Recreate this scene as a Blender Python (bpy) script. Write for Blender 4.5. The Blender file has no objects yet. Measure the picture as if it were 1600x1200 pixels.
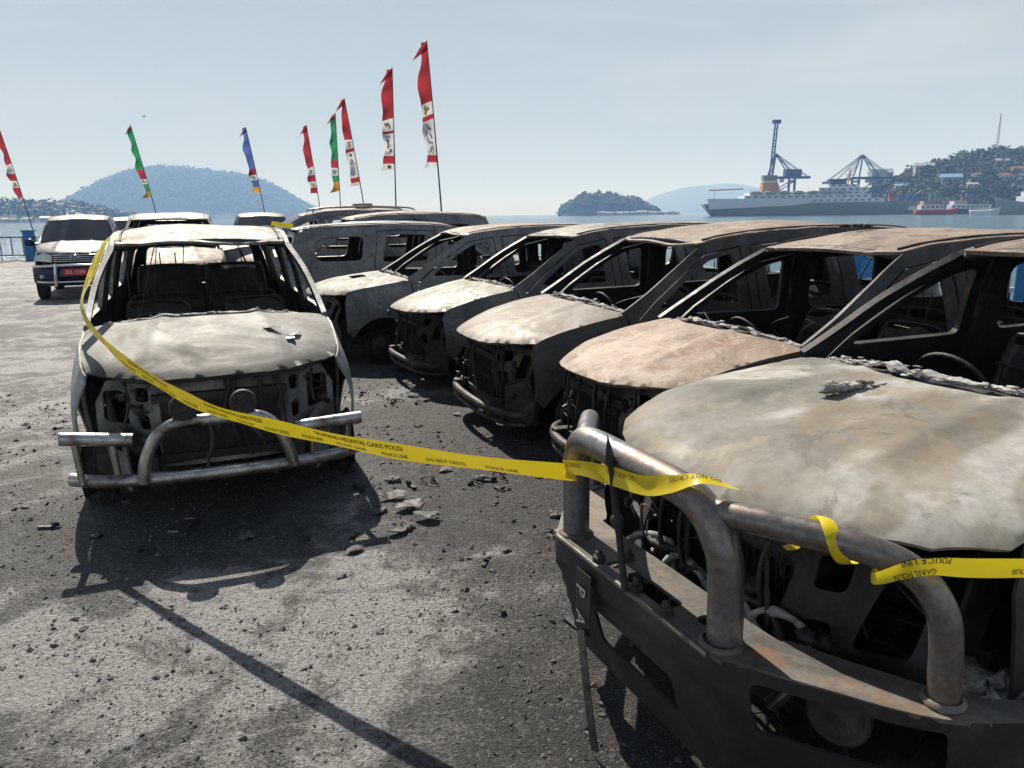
import bpy, bmesh, math, random
import numpy as np
from mathutils import Vector, Matrix, noise
from mathutils.geometry import delaunay_2d_cdt
R = math.radians
random.seed(7)
SC = bpy.context.scene
COL = SC.collection

# ------------------------------------------------------------------ camera
FPX, CAM_H = 1195.0, 1.705
cd = bpy.data.cameras.new('camera'); cam = bpy.data.objects.new('camera', cd); COL.objects.link(cam)
cd.sensor_width = 36; cd.lens = FPX / 1600 * 36; cd.clip_start = .05; cd.clip_end = 60000
cam.matrix_world = (Matrix.Translation((0, 0, CAM_H)) @ Matrix.Rotation(math.pi / 2 - math.atan(264 / FPX), 4, 'X')
                    @ Matrix.Rotation(-R(.65), 4, 'Z'))
SC.camera = cam
# ------------------------------------------------------------------ sky, sun, exposure
SUN_AZ, SUN_EL = R(24), R(46.5)          # azimuth measured to the left of the view direction
sun_dir = Vector((-math.sin(SUN_AZ) * math.cos(SUN_EL), math.cos(SUN_AZ) * math.cos(SUN_EL), math.sin(SUN_EL)))
w = bpy.data.worlds.new('World'); SC.world = w; w.use_nodes = True
nt = w.node_tree; nt.nodes.clear()
sky = nt.nodes.new('ShaderNodeTexSky'); sky.sky_type = 'NISHITA'; sky.sun_disc = False
sky.sun_elevation = SUN_EL; sky.sun_rotation = -SUN_AZ; sky.air_density = 1.0; sky.dust_density = .25; sky.ozone_density = 2.0
bg = nt.nodes.new('ShaderNodeBackground'); bg.inputs[1].default_value = .05
out = nt.nodes.new('ShaderNodeOutputWorld')
tc = nt.nodes.new('ShaderNodeTexCoord'); mp = nt.nodes.new('ShaderNodeMapping'); mp.inputs['Scale'].default_value = (1.2, 1.2, 9)
mp.inputs['Rotation'].default_value = (0, R(7), 0)
nz = nt.nodes.new('ShaderNodeTexNoise'); nz.inputs['Scale'].default_value = 2.2; nz.inputs['Detail'].default_value = 7; nz.inputs['Distortion'].default_value = .5
rp = nt.nodes.new('ShaderNodeValToRGB'); rp.color_ramp.elements[0].position = .46; rp.color_ramp.elements[1].position = .78
rp.color_ramp.elements[1].color = (.75, .75, .75, 1)
mx = nt.nodes.new('ShaderNodeMix'); mx.data_type = 'RGBA'; mx.inputs[7].default_value = (8.6, 9.0, 9.3, 1)
hz = nt.nodes.new('ShaderNodeMix'); hz.data_type = 'RGBA'; hz.inputs[7].default_value = (7.3, 8.15, 8.35, 1)
sx = nt.nodes.new('ShaderNodeSeparateXYZ'); el = nt.nodes.new('ShaderNodeMapRange'); el.interpolation_type = 'SMOOTHSTEP'
el.inputs[1].default_value = 0; el.inputs[2].default_value = .78; el.inputs[3].default_value = .85; el.inputs[4].default_value = .02
L = nt.links.new
L(tc.outputs['Generated'], sx.inputs[0]); L(sx.outputs[2], el.inputs[0]); L(el.outputs[0], hz.inputs[0])
L(tc.outputs['Generated'], mp.inputs[0]); L(mp.outputs[0], nz.inputs[0]); L(nz.outputs[0], rp.inputs[0])
L(sky.outputs[0], hz.inputs[6]); L(hz.outputs[2], mx.inputs[6]); L(rp.outputs[0], mx.inputs[0])
L(mx.outputs[2], bg.inputs[0]); L(bg.outputs[0], out.inputs[0])
sd = bpy.data.lights.new('sun', 'SUN'); sd.energy = 5.0; sd.angle = R(.53); sd.color = (1, .95, .87)
so = bpy.data.objects.new('sun', sd); COL.objects.link(so)
so.rotation_euler = sun_dir.to_track_quat('Z', 'Y').to_euler(); so.location = sun_dir * 50
SC.view_settings.view_transform = 'Standard'; SC.view_settings.look = 'None'
SC.view_settings.exposure = .58; SC.view_settings.gamma = 1
SC.render.engine = 'CYCLES'
SC.cycles.use_denoising = True
SC.cycles.max_bounces = 6; SC.cycles.diffuse_bounces = 3; SC.cycles.glossy_bounces = 3; SC.cycles.volume_bounces = 1
SC.cycles.sample_clamp_indirect = 6

# ------------------------------------------------------------------ pixel of the photograph -> direction (for laying out real positions)
def ray(px, py):
    X, Y = px - 800, 600 - py
    cr, sr = math.cos(R(.65)), math.sin(R(.65)); p = math.atan(264 / FPX)
    x = (X * cr + Y * sr) / FPX; u = (-X * sr + Y * cr) / FPX
    return Vector((x, math.cos(p) + u * math.sin(p), -math.sin(p) + u * math.cos(p)))
def at_y(px, py, Y):
    r = ray(px, py); return Vector((0, 0, CAM_H)) + r * (Y / r.y)
def at_z(px, py, z):
    r = ray(px, py); return Vector((0, 0, CAM_H)) + r * ((z - CAM_H) / r.z)

# ------------------------------------------------------------------ curves and mesh helpers
def curve(pts):
    """smooth monotone cubic through (x, y) points, clamped outside"""
    xs = np.array([p[0] for p in pts], float); ys = np.array([p[1] for p in pts], float)
    d = np.diff(ys) / np.diff(xs); m = np.zeros(len(xs))
    m[0], m[-1] = d[0], d[-1]
    for i in range(1, len(xs) - 1):
        m[i] = 0 if d[i - 1] * d[i] <= 0 else 2 * d[i - 1] * d[i] / (d[i - 1] + d[i])
    def f(x):
        x = min(max(x, xs[0]), xs[-1]); i = min(int(np.searchsorted(xs, x, 'right')) - 1, len(xs) - 2)
        h = xs[i + 1] - xs[i]; t = (x - xs[i]) / h
        return ((2*t**3 - 3*t*t + 1)*ys[i] + (t**3 - 2*t*t + t)*h*m[i] + (-2*t**3 + 3*t*t)*ys[i+1] + (t**3 - t*t)*h*m[i+1])
    return f
def smooth_path(P, n=6, closed=False):
    P = [Vector(p) for p in P]; N = len(P); outp = []
    rng = range(N) if closed else range(N - 1)
    for i in rng:
        p0, p1, p2, p3 = (P[(i + k) % N] for k in (-1, 0, 1, 2)) if closed else (P[max(i-1, 0)], P[i], P[i+1], P[min(i+2, N-1)])
        for k in range(n):
            t = k / n
            outp.append(.5 * ((2*p1) + (p2 - p0)*t + (2*p0 - 5*p1 + 4*p2 - p3)*t*t + (3*p1 - p0 - 3*p2 + p3)*t**3))
    if not closed: outp.append(P[-1])
    return outp
def inpoly(P, poly):
    x, y = P[:, 0], P[:, 1]; r = np.zeros(len(P), bool); n = len(poly)
    for i in range(n):
        x1, y1 = poly[i]; x2, y2 = poly[i - 1]
        c = ((y1 > y) != (y2 > y)) & (x < (x2 - x1) * (y - y1) / ((y2 - y1) if y2 != y1 else 1e-12) + x1)
        r ^= c
    return r
def subdiv(poly, step):
    o = []
    for i, a in enumerate(poly):
        b = poly[(i + 1) % len(poly)]; n = max(1, int(math.ceil(math.dist(a, b) / step)))
        for k in range(n): o.append((a[0] + (b[0]-a[0])*k/n, a[1] + (b[1]-a[1])*k/n))
    return o
def rounded(poly, r, n=4):
    """round the corners of a 2D polygon"""
    o = []; N = len(poly)
    for i in range(N):
        p = Vector(poly[i]); a = Vector(poly[i - 1]); b = Vector(poly[(i + 1) % N])
        ra = min(r, (a - p).length * .45); rb = min(r, (b - p).length * .45)
        A = p + (a - p).normalized() * ra; B = p + (b - p).normalized() * rb
        for k in range(n + 1):
            t = k / n; q = A*(1-t)**2 + p*2*t*(1-t) + B*t*t; o.append((q.x, q.y))
    return o
class MB:
    def __init__(s): s.v = []; s.f = []; s.sm = []; s.mi = []; s.cur = 0
    def add(s, V, F, smooth=True):
        k = len(s.v); s.v += [tuple(p) for p in V]; s.f += [tuple(i + k for i in f) for f in F]
        s.sm += [smooth] * len(F); s.mi += [s.cur] * len(F); return s
    def box(s, c, size, M=None, bev=0):
        a, b, d = (x / 2 for x in size); c = Vector(c)
        if bev:
            V = []; F = []
            bm = bmesh.new(); bmesh.ops.create_cube(bm, size=1)
            for v in bm.verts: v.co = Vector((v.co.x*size[0], v.co.y*size[1], v.co.z*size[2]))
            bmesh.ops.bevel(bm, geom=bm.edges[:], offset=bev, segments=2, affect='EDGES', profile=.6)
            bm.verts.index_update()
            V = [v.co.copy() for v in bm.verts]; F = [[v.index for v in f.verts] for f in bm.faces]; bm.free()
            if M: V = [M @ v for v in V]
            return s.add([c + v for v in V], F, False)
        V = [Vector((x*a, y*b, z*d)) for x in (-1, 1) for y in (-1, 1) for z in (-1, 1)]
        if M: V = [M @ v for v in V]
        return s.add([c + v for v in V], [(0,1,3,2),(4,6,7,5),(0,4,5,1),(2,3,7,6),(0,2,6,4),(1,5,7,3)], False)
    def beam(s, p0, p1, w, h=None, up=(0, 0, 1)):
        p0, p1 = Vector(p0), Vector(p1); h = h or w; d = (p1 - p0); l = d.length
        if l < 1e-6: return s
        d /= l; u = Vector(up)
        if abs(d.dot(u)) > .98: u = Vector((1, 0, 0))
        x = d.cross(u).normalized(); y = x.cross(d)
        return s.box((p0 + p1) / 2, (w, l, h), Matrix((x, d, y)).transposed())
    def tube(s, path, r, n=10, caps=True, closed=False, smooth=True):
        P = [Vector(p) for p in path]; N = len(P); rr = r if hasattr(r, '__len__') else [r] * N
        V = []; F = []; u = None
        for i in range(N):
            t = (P[(i+1) % N] - P[i-1]) if closed else (P[min(i+1, N-1)] - P[max(i-1, 0)])
            t.normalize()
            if u is None:
                u = Vector((0, 0, 1)) if abs(t.z) < .9 else Vector((1, 0, 0))
            u = (u - t * u.dot(t)).normalized(); x = t.cross(u)
            for k in range(n):
                a = 2*math.pi*k/n; V.append(P[i] + (u*math.cos(a) + x*math.sin(a)) * rr[i])
        for i in range(N if closed else N - 1):
            j = (i + 1) % N
            for k in range(n): F.append((i*n + k, j*n + k, j*n + (k+1) % n, i*n + (k+1) % n))
        s.add(V, F, smooth)
        if caps and not closed:
            s.add(V[:n], [tuple(range(n))], False); s.add(V[-n:], [tuple(range(n - 1, -1, -1))], False)
        return s
    def lathe(s, prof, c, axis, n=20, smooth=True):
        """prof: (radius, along) pairs round an axis through c"""
        ax = Vector(axis).normalized(); u = ax.orthogonal().normalized(); x = ax.cross(u); c = Vector(c); V = []; F = []
        for r, h in prof:
            for k in range(n):
                a = 2*math.pi*k/n; V.append(c + ax*h + (u*math.cos(a) + x*math.sin(a))*r)
        for i in range(len(prof) - 1):
            for k in range(n): F.append((i*n+k, i*n+(k+1) % n, (i+1)*n+(k+1) % n, (i+1)*n+k))
        return s.add(V, F, smooth)
    def grid(s, fn, nu, nv, smooth=True):
        V = [fn(i/nu, j/nv) for j in range(nv+1) for i in range(nu+1)]
        F = [(j*(nu+1)+i, j*(nu+1)+i+1, (j+1)*(nu+1)+i+1, (j+1)*(nu+1)+i) for j in range(nv) for i in range(nu)]
        return s.add(V, F, smooth)
    def sheet(s, outline, holes, fn, step=.08, th=.012, outw=(0, 0, 1), wob=0, wf=3., seed=0):
        """a curved panel of real thickness: 2D outline with holes mapped through fn(a, b) -> 3D"""
        loops = [subdiv(outline, step)] + [subdiv(h, step * .7) for h in holes]
        pts = []; ed = []
        for lp in loops:
            k = len(pts); pts += lp; ed += [(k+i, k+(i+1) % len(lp)) for i in range(len(lp))]
        B = np.array(pts); lo, hi = B.min(0), B.max(0)
        gx = np.arange(lo[0] + step/2, hi[0], step); gy = np.arange(lo[1] + step/2, hi[1], step)
        if len(gx) and len(gy):
            G = np.array([(x + (step/2 if j % 2 else 0), y) for j, y in enumerate(gy) for x in gx])
            ok = inpoly(G, outline)
            for h in holes: ok &= ~inpoly(G, h)
            G = G[ok]
            if len(G):
                dm = np.sqrt(((G[:, None] - B[None]) ** 2).sum(-1)).min(1); G = G[dm > step * .45]
                pts += [tuple(g) for g in G]
        vv, _, ff, *_ = delaunay_2d_cdt([Vector(p) for p in pts], ed, [], 0, 1e-6)
        A = np.array([(v.x, v.y) for v in vv]); C = np.array([A[list(f)].mean(0) for f in ff])
        ok = inpoly(C, outline)
        for h in holes: ok &= ~inpoly(C, h)
        F = [tuple(f) for f, k in zip(ff, ok) if k]
        V = [Vector(fn(float(a), float(b))) for a, b in A]
        N = [Vector() for _ in V]
        tot = Vector()
        for f in F:
            n = (V[f[1]] - V[f[0]]).cross(V[f[2]] - V[f[0]]); tot += n
            for i in f: N[i] += n
        if tot.dot(Vector(outw)) < 0:
            F = [f[::-1] for f in F]; N = [-n for n in N]
        N = [n.normalized() if n.length > 1e-12 else Vector(outw) for n in N]
        if wob:
            V = [v + n * wob * noise.noise(v * wf + Vector((seed*7.3, seed*3.1, 0))) for v, n in zip(V, N)]
        s.add(V, F, True)
        I = [v - n * th for v, n in zip(V, N)]; s.cur = 1
        s.add(I, [f[::-1] for f in F], True)
        cnt = {}
        for f in F:
            for i in range(3): cnt[(f[i], f[(i+1) % 3])] = 1
        RV = []; RF = []
        for (a, b) in cnt:
            if (b, a) not in cnt:
                k = len(RV); RV += [V[a], V[b], I[b], I[a]]; RF.append((k+1, k, k+3, k+2))
        s.cur = 0; s.add(RV, RF, False)
        return s
    def lump(s, c, r, seed=0, amp=.4, f=2., nu=8, nv=6, squash=(1, 1, 1)):
        V = []; F = []; c = Vector(c)
        for j in range(nv + 1):
            th_ = math.pi * j / nv
            for i in range(nu):
                ph = 2*math.pi*i/nu; d = Vector((math.sin(th_)*math.cos(ph), math.sin(th_)*math.sin(ph), math.cos(th_)))
                k = 1 + amp * noise.noise(d*f + Vector((seed*5.7, seed*1.3, seed*.7)))*1.6
                V.append(c + Vector((d.x*squash[0], d.y*squash[1], d.z*squash[2])) * r * k)
        for j in range(nv):
            for i in range(nu): F.append((j*nu+i, (j+1)*nu+i, (j+1)*nu+(i+1) % nu, j*nu+(i+1) % nu))
        return s.add(V, F, True)
    def build(s, name, mat, parent=None, label=None, cat=None, group=None, kind=None, loc=None, rot=None):
        me = bpy.data.meshes.new(name); me.from_pydata(s.v, [], s.f)
        me.polygons.foreach_set('use_smooth', s.sm)
        mats = mat if isinstance(mat, (list, tuple)) else [mat]
        for m in mats: me.materials.append(m)
        if len(mats) > 1: me.polygons.foreach_set('material_index', s.mi)
        me.update()
        o = bpy.data.objects.new(name, me); COL.objects.link(o)
        if parent: o.parent = parent
        if loc is not None: o.location = loc
        if rot is not None: o.rotation_euler = rot
        return tag(o, label, cat, group, kind)
def tag(o, label=None, cat=None, group=None, kind=None):
    for k, v in (('label', label), ('category', cat), ('group', group), ('kind', kind)):
        if v: o[k] = v
    return o
def empty(name, loc, rz=0, label=None, cat=None, group=None):
    o = bpy.data.objects.new(name, None); COL.objects.link(o); o.location = loc; o.rotation_euler = (0, 0, rz); o.empty_display_size = .2
    return tag(o, label, cat, group)
def copy_tree(o, parent=None):
    c = o.copy(); COL.objects.link(c); c.parent = parent
    for ch in o.children: copy_tree(ch, c)
    return c
def text_mesh(txt, size):
    """triangles of a line of lettering, in its own plane"""
    cu = bpy.data.curves.new('lettering', 'FONT'); cu.body = txt; cu.size = size; cu.resolution_u = 2
    o = bpy.data.objects.new('lettering', cu); COL.objects.link(o)
    dg = bpy.context.evaluated_depsgraph_get(); dg.update()
    me = bpy.data.meshes.new_from_object(o.evaluated_get(dg))
    V = [v.co.copy() for v in me.vertices]; F = [tuple(p.vertices) for p in me.polygons]
    bpy.data.objects.remove(o); bpy.data.curves.remove(cu); bpy.data.meshes.remove(me)
    return V, F

# ------------------------------------------------------------------ materials
def new_mat(name):
    m = bpy.data.materials.new(name); m.use_nodes = True; n = m.node_tree
    return m, n, n.nodes['Principled BSDF']
def plain(name, col, rough=.6, metal=0, spec=.5, var=.12, scale=6, bump=0):
    m, n, b = new_mat(name)
    t = n.nodes.new('ShaderNodeTexCoord'); z = n.nodes.new('ShaderNodeTexNoise'); z.inputs['Scale'].default_value = scale; z.inputs['Detail'].default_value = 6
    r = n.nodes.new('ShaderNodeValToRGB'); e = r.color_ramp.elements
    e[0].position = .3; e[1].position = .7
    e[0].color = tuple(c*(1-var) for c in col) + (1,); e[1].color = tuple(min(1, c*(1+var)) for c in col) + (1,)
    n.links.new(t.outputs['Object'], z.inputs[0]); n.links.new(z.outputs[0], r.inputs[0]); n.links.new(r.outputs[0], b.inputs['Base Color'])
    b.inputs['Roughness'].default_value = rough; b.inputs['Metallic'].default_value = metal; b.inputs['Specular IOR Level'].default_value = spec
    if bump:
        bp = n.nodes.new('ShaderNodeBump'); bp.inputs['Strength'].default_value = bump; bp.inputs['Distance'].default_value = .02
        n.links.new(z.outputs[0], bp.inputs['Height']); n.links.new(bp.outputs[0], b.inputs['Normal'])
    return m
def burnt(name, stops, scale=2.2, seed=0, rough=(.42, .7), rust=.25, rust_col=(.20, .095, .04), metal=.15, stretch=(1, 1, 1), dist=1.2, speck=.35, bump=.25, soot=None, det=9, nro=.6, flake=0):
    """heat-stripped sheet metal: ash bloom, bare grey steel, soot, rust"""
    m, n, b = new_mat(name); N = n.nodes.new; K = n.links.new
    t = N('ShaderNodeTexCoord'); mp = N('ShaderNodeMapping'); mp.inputs['Location'].default_value = (seed*3.7, seed*1.9, seed*2.3); mp.inputs['Scale'].default_value = stretch
    K(t.outputs['Object'], mp.inputs[0])
    def nz(sc, det=8, di=0, ro=.6):
        z = N('ShaderNodeTexNoise'); z.inputs['Scale'].default_value = sc; z.inputs['Detail'].default_value = det
        z.inputs['Distortion'].default_value = di; z.inputs['Roughness'].default_value = ro; K(mp.outputs[0], z.inputs[0]); return z
    big, fine, rs = nz(scale, det, dist, nro), nz(scale*22, 5, .3, .7), nz(scale*1.7, 7, 2.2, .65)
    r = N('ShaderNodeValToRGB'); e = r.color_ramp.elements
    while len(e) < len(stops): e.new(.5)
    for el, (p, c) in zip(e, stops): el.position = p; el.color = tuple(c) + (1,)
    K(big.outputs[0], r.inputs[0])
    # fine speckle
    fr = N('ShaderNodeMapRange'); fr.inputs[1].default_value = .35; fr.inputs[2].default_value = .65
    fr.inputs[3].default_value = 1 - speck; fr.inputs[4].default_value = 1 + speck*.6; K(fine.outputs[0], fr.inputs[0])
    mu = N('ShaderNodeMix'); mu.data_type = 'RGBA'; mu.blend_type = 'MULTIPLY'; mu.inputs[0].default_value = 1
    K(r.outputs[0], mu.inputs[6]); K(fr.outputs[0], mu.inputs[7])
    rr = N('ShaderNodeMapRange'); rr.inputs[1].default_value = .565; rr.inputs[2].default_value = .65; rr.inputs[4].default_value = rust; K(rs.outputs[0], rr.inputs[0])
    mx = N('ShaderNodeMix'); mx.data_type = 'RGBA'; mx.inputs[7].default_value = tuple(rust_col) + (1,)
    K(rr.outputs[0], mx.inputs[0]); K(mu.outputs[2], mx.inputs[6]); last = mx.outputs[2]
    if flake:     # crisp-edged flakes: scale that has lifted off, and soot left in between
        fk = nz(scale*4.5, 10, .6, .68)
        for lo, hi, col, amt in ((.585, .60, tuple(min(1, c*1.28) for c in stops[-2][1]), flake), (.415, .40, tuple(c*.55 for c in stops[0][1]), flake)):
            fm = N('ShaderNodeMapRange'); fm.inputs[1].default_value = min(lo, hi); fm.inputs[2].default_value = max(lo, hi)
            fm.inputs[3].default_value, fm.inputs[4].default_value = (0, amt) if lo < hi else (amt, 0); K(fk.outputs[0], fm.inputs[0])
            fx = N('ShaderNodeMix'); fx.data_type = 'RGBA'; fx.inputs[7].default_value = tuple(col) + (1,); K(fm.outputs[0], fx.inputs[0]); K(last, fx.inputs[6]); last = fx.outputs[2]
    if soot:      # smoke stain where the engine fire licked over the nose of the hood
        sp = N('ShaderNodeSeparateXYZ'); K(t.outputs['Object'], sp.inputs[0])
        wv = N('ShaderNodeMath'); wv.operation = 'MULTIPLY_ADD'; wv.inputs[1].default_value = .5; K(rs.outputs[0], wv.inputs[0]); K(sp.outputs[0], wv.inputs[2])
        sr = N('ShaderNodeMapRange'); sr.interpolation_type = 'SMOOTHSTEP'; sr.inputs[1].default_value = soot[0]; sr.inputs[2].default_value = soot[1]; sr.inputs[4].default_value = .93; K(wv.outputs[0], sr.inputs[0])
        sm = N('ShaderNodeMix'); sm.data_type = 'RGBA'; sm.inputs[7].default_value = (.03, .027, .024, 1); K(sr.outputs[0], sm.inputs[0]); K(last, sm.inputs[6]); last = sm.outputs[2]
    K(last, b.inputs['Base Color'])
    ro = N('ShaderNodeMapRange'); ro.inputs[1].default_value = .35; ro.inputs[2].default_value = .65; ro.inputs[3].default_value = rough[0]; ro.inputs[4].default_value = rough[1]
    K(rs.outputs[0], ro.inputs[0]); K(ro.outputs[0], b.inputs['Roughness'])
    b.inputs['Metallic'].default_value = metal
    bp = N('ShaderNodeBump'); bp.inputs['Strength'].default_value = bump; bp.inputs['Distance'].default_value = .004
    ad = N('ShaderNodeMath'); ad.operation = 'ADD'; K(fine.outputs[0], ad.inputs[0]); K(big.outputs[0], ad.inputs[1])
    K(ad.outputs[0], bp.inputs['Height']); K(bp.outputs[0], b.inputs['Normal'])
    return m
SOOT, CHAR = (.012, .012, .013), (.028, .027, .027)
M = {}
M['char'] = burnt('charred_steel', [(.3, SOOT), (.5, (.03, .028, .027)), (.68, (.075, .062, .052)), (.8, (.15, .13, .11))], 5, 1, rust=.5, rust_col=(.10, .05, .025), bump=.6)
M['inner'] = burnt('sooty_inner_steel', [(.3, SOOT), (.55, (.022, .021, .021)), (.75, (.06, .055, .05))], 4, 2, rust=.35, rust_col=(.07, .04, .025), bump=.5)
M['seat'] = burnt('burnt_seat_steel', [(.3, SOOT), (.55, (.03, .028, .026)), (.75, (.11, .10, .09))], 7, 3, rust=.4, bump=.5)
M['ash'] = burnt('crusted_ash', [(.32, (.13, .12, .11)), (.5, (.40, .38, .35)), (.7, (.68, .66, .62))], 14, 4, rough=(.8, .95), rust=.15, metal=0, speck=.6, bump=.9)
M['side'] = burnt('scorched_side_steel', [(.3, (.045, .045, .046)), (.5, (.10, .10, .10)), (.68, (.17, .165, .16)), (.82, (.27, .26, .24))], 1.6, 5, rust=.2, rough=(.38, .6), metal=.25)
M['side_dark'] = burnt('sooted_side_steel', [(.3, (.02, .02, .02)), (.5, (.05, .048, .046)), (.7, (.10, .094, .09)), (.85, (.2, .19, .17))], 1.8, 6, rust=.35, rough=(.4, .65), metal=.2)
M['rubber'] = plain('tyre_rubber', (.018, .018, .019), .85)
M['glass'] = plain('dark_tinted_glass', (.008, .009, .010), .06, 0, .6, .05)
M['black'] = plain('black_plastic', (.016, .016, .017), .55)
M['chrome'] = plain('bright_chrome', (.62, .62, .62), .18, 1, .5, .05)
M['steel_tube'] = burnt('heat_tinted_stainless', [(.3, (.20, .17, .14)), (.5, (.36, .33, .30)), (.7, (.52, .50, .48))], 3, 8, rust=.18, rough=(.22, .42), metal=.9, speck=.15, bump=.1)
M['tape'] = plain('yellow_plastic_tape', (.78, .60, .012), .4, 0, .5, .06)
_n = M['tape'].node_tree; _t = _n.nodes.new('ShaderNodeBsdfTranslucent'); _t.inputs[0].default_value = (.75, .58, .02, 1); _m = _n.nodes.new('ShaderNodeMixShader'); _m.inputs[0].default_value = .22
_n.links.new(_n.nodes['Principled BSDF'].outputs[0], _m.inputs[1]); _n.links.new(_t.outputs[0], _m.inputs[2]); _n.links.new(_m.outputs[0], _n.nodes['Material Output'].inputs[0])
M['ink'] = plain('black_tape_ink', (.015, .013, .01), .5)

# ------------------------------------------------------------------ ground, quay, sea
def ground_material():
    m, n, b = new_mat('scorched_asphalt'); N = n.nodes.new; K = n.links.new
    t = N('ShaderNodeTexCoord')
    def nz(sc, det=8, di=0, ro=.6, off=0):
        mp = N('ShaderNodeMapping'); mp.inputs['Location'].default_value = (off, off*.7, 0); K(t.outputs['Object'], mp.inputs[0])
        z = N('ShaderNodeTexNoise'); z.inputs['Scale'].default_value = sc; z.inputs['Detail'].default_value = det; z.inputs['Distortion'].default_value = di; z.inputs['Roughness'].default_value = ro
        K(mp.outputs[0], z.inputs[0]); return z
    def mr(src, a, b_, c, d):
        q = N('ShaderNodeMapRange'); q.inputs[1].default_value = a; q.inputs[2].default_value = b_; q.inputs[3].default_value = c; q.inputs[4].default_value = d; K(src, q.inputs[0]); return q.outputs[0]
    def mix(fac, a, b_, mode='MIX'):
        q = N('ShaderNodeMix'); q.data_type = 'RGBA'; q.blend_type = mode
        for s, v in ((q.inputs[0], fac), (q.inputs[6], a), (q.inputs[7], b_)):
            if isinstance(v, (float, int)): s.default_value = v
            elif isinstance(v, tuple): s.default_value = v + (1,)
            else: K(v, s)
        return q.outputs[2]
    big, mid, grit, fine = nz(.7, 8, .9, .66), nz(3.2, 9, .8, .7, 5), nz(55, 8, 0, .8), nz(170, 3, 0, .7)
    vor = N('ShaderNodeTexVoronoi'); vor.inputs['Scale'].default_value = 85; K(t.outputs['Object'], vor.inputs[0])
    c = mix(mr(grit.outputs[0], .42, .60, 0., 1.), (.022, .0215, .021), (.175, .168, .158))
    ad = N('ShaderNodeMath'); ad.operation = 'ADD'; K(big.outputs[0], ad.inputs[0]); K(mr(mid.outputs[0], .3, .7, -.22, .22), ad.inputs[1])
    # drifts of white fire ash swept out in front of the pale van and over the open yard
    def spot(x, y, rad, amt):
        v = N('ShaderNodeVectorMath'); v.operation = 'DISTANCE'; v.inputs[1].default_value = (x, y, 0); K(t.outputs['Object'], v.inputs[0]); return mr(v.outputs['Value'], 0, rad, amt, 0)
    for q_ in ((-1.5, 3.0, 1.7, .30), (-5.5, 8, 5, .16), (-.6, 4.4, 1.1, .08), (-14, 22, 14, .14), (-1.85, 4.15, 1.25, -.5), (-.1, 4.6, 1.0, -.2), (-.9, 6.3, 1.1, -.25), (.9, 2.2, 1.5, -.35), (-1.9, 8.3, 1.5, -.3), (1.5, 5.5, 3., -.5)):  # negative spots: soot round the cars, also painted in to deepen their shaded ground
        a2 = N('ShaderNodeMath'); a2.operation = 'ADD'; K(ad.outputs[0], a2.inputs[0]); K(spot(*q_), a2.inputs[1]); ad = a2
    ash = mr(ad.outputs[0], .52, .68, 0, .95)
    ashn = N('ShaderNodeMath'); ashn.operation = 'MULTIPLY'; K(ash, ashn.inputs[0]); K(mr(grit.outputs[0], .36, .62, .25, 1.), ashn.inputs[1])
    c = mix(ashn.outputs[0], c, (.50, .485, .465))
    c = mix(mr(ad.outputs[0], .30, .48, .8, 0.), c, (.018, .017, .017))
    vc = N('ShaderNodeSeparateColor'); K(vor.outputs['Color'], vc.inputs[0])
    c = mix(mr(vc.outputs[0], .0, .35, .45, 0.), c, (.012, .012, .012))
    c = mix(mr(vc.outputs[1], .86, 1., 0., .3), c, (.42, .41, .39))
    K(c, b.inputs['Base Color'])
    K(mr(grit.outputs[0], .3, .7, .48, .75), b.inputs['Roughness'])
    v2 = N('ShaderNodeTexVoronoi'); v2.inputs['Scale'].default_value = 190; K(t.outputs['Object'], v2.inputs[0])
    pb = N('ShaderNodeMath'); pb.operation = 'ADD'; K(mr(vor.outputs['Distance'], 0, .6, .35, 0), pb.inputs[0]); K(mr(v2.outputs['Distance'], 0, .6, .2, 0), pb.inputs[1])
    h = N('ShaderNodeMath'); h.operation = 'MULTIPLY_ADD'; h.inputs[1].default_value = 1.0; K(pb.outputs[0], h.inputs[0]); K(grit.outputs[0], h.inputs[2])
    h2 = N('ShaderNodeMath'); h2.operation = 'MULTIPLY_ADD'; h2.inputs[1].default_value = 1.6; K(mid.outputs[0], h2.inputs[0]); K(h.outputs[0], h2.inputs[2])
    bp = N('ShaderNodeBump'); bp.inputs['Strength'].default_value = 1.0; bp.inputs['Distance'].default_value = .022; K(h2.outputs[0], bp.inputs['Height']); K(bp.outputs[0], b.inputs['Normal'])
    return m
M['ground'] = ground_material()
M['concrete'] = plain('quay_concrete', (.28, .27, .25), .85, 0, .3, .2, 1.2, .2)
QUAY = [(-70, -14), (16, -14), (15, -4), (9, 7.5), (-8.6, 35.2), (-70, 34.6)]
def gz(x, y): return .012 * noise.noise((x*.5, y*.5, 0)) + .006 * noise.noise((x*1.9, y*1.9, 4)) - .012
g = MB()
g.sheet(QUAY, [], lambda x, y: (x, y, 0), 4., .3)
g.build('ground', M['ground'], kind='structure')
q = MB()
for i in range(len(QUAY)):
    a, b_ = QUAY[i], QUAY[(i+1) % len(QUAY)]
    q.beam((a[0], a[1], -.95), (b_[0], b_[1], -.95), .5, 1.6)
q.build('quay_wall', M['concrete'], kind='structure')
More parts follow.
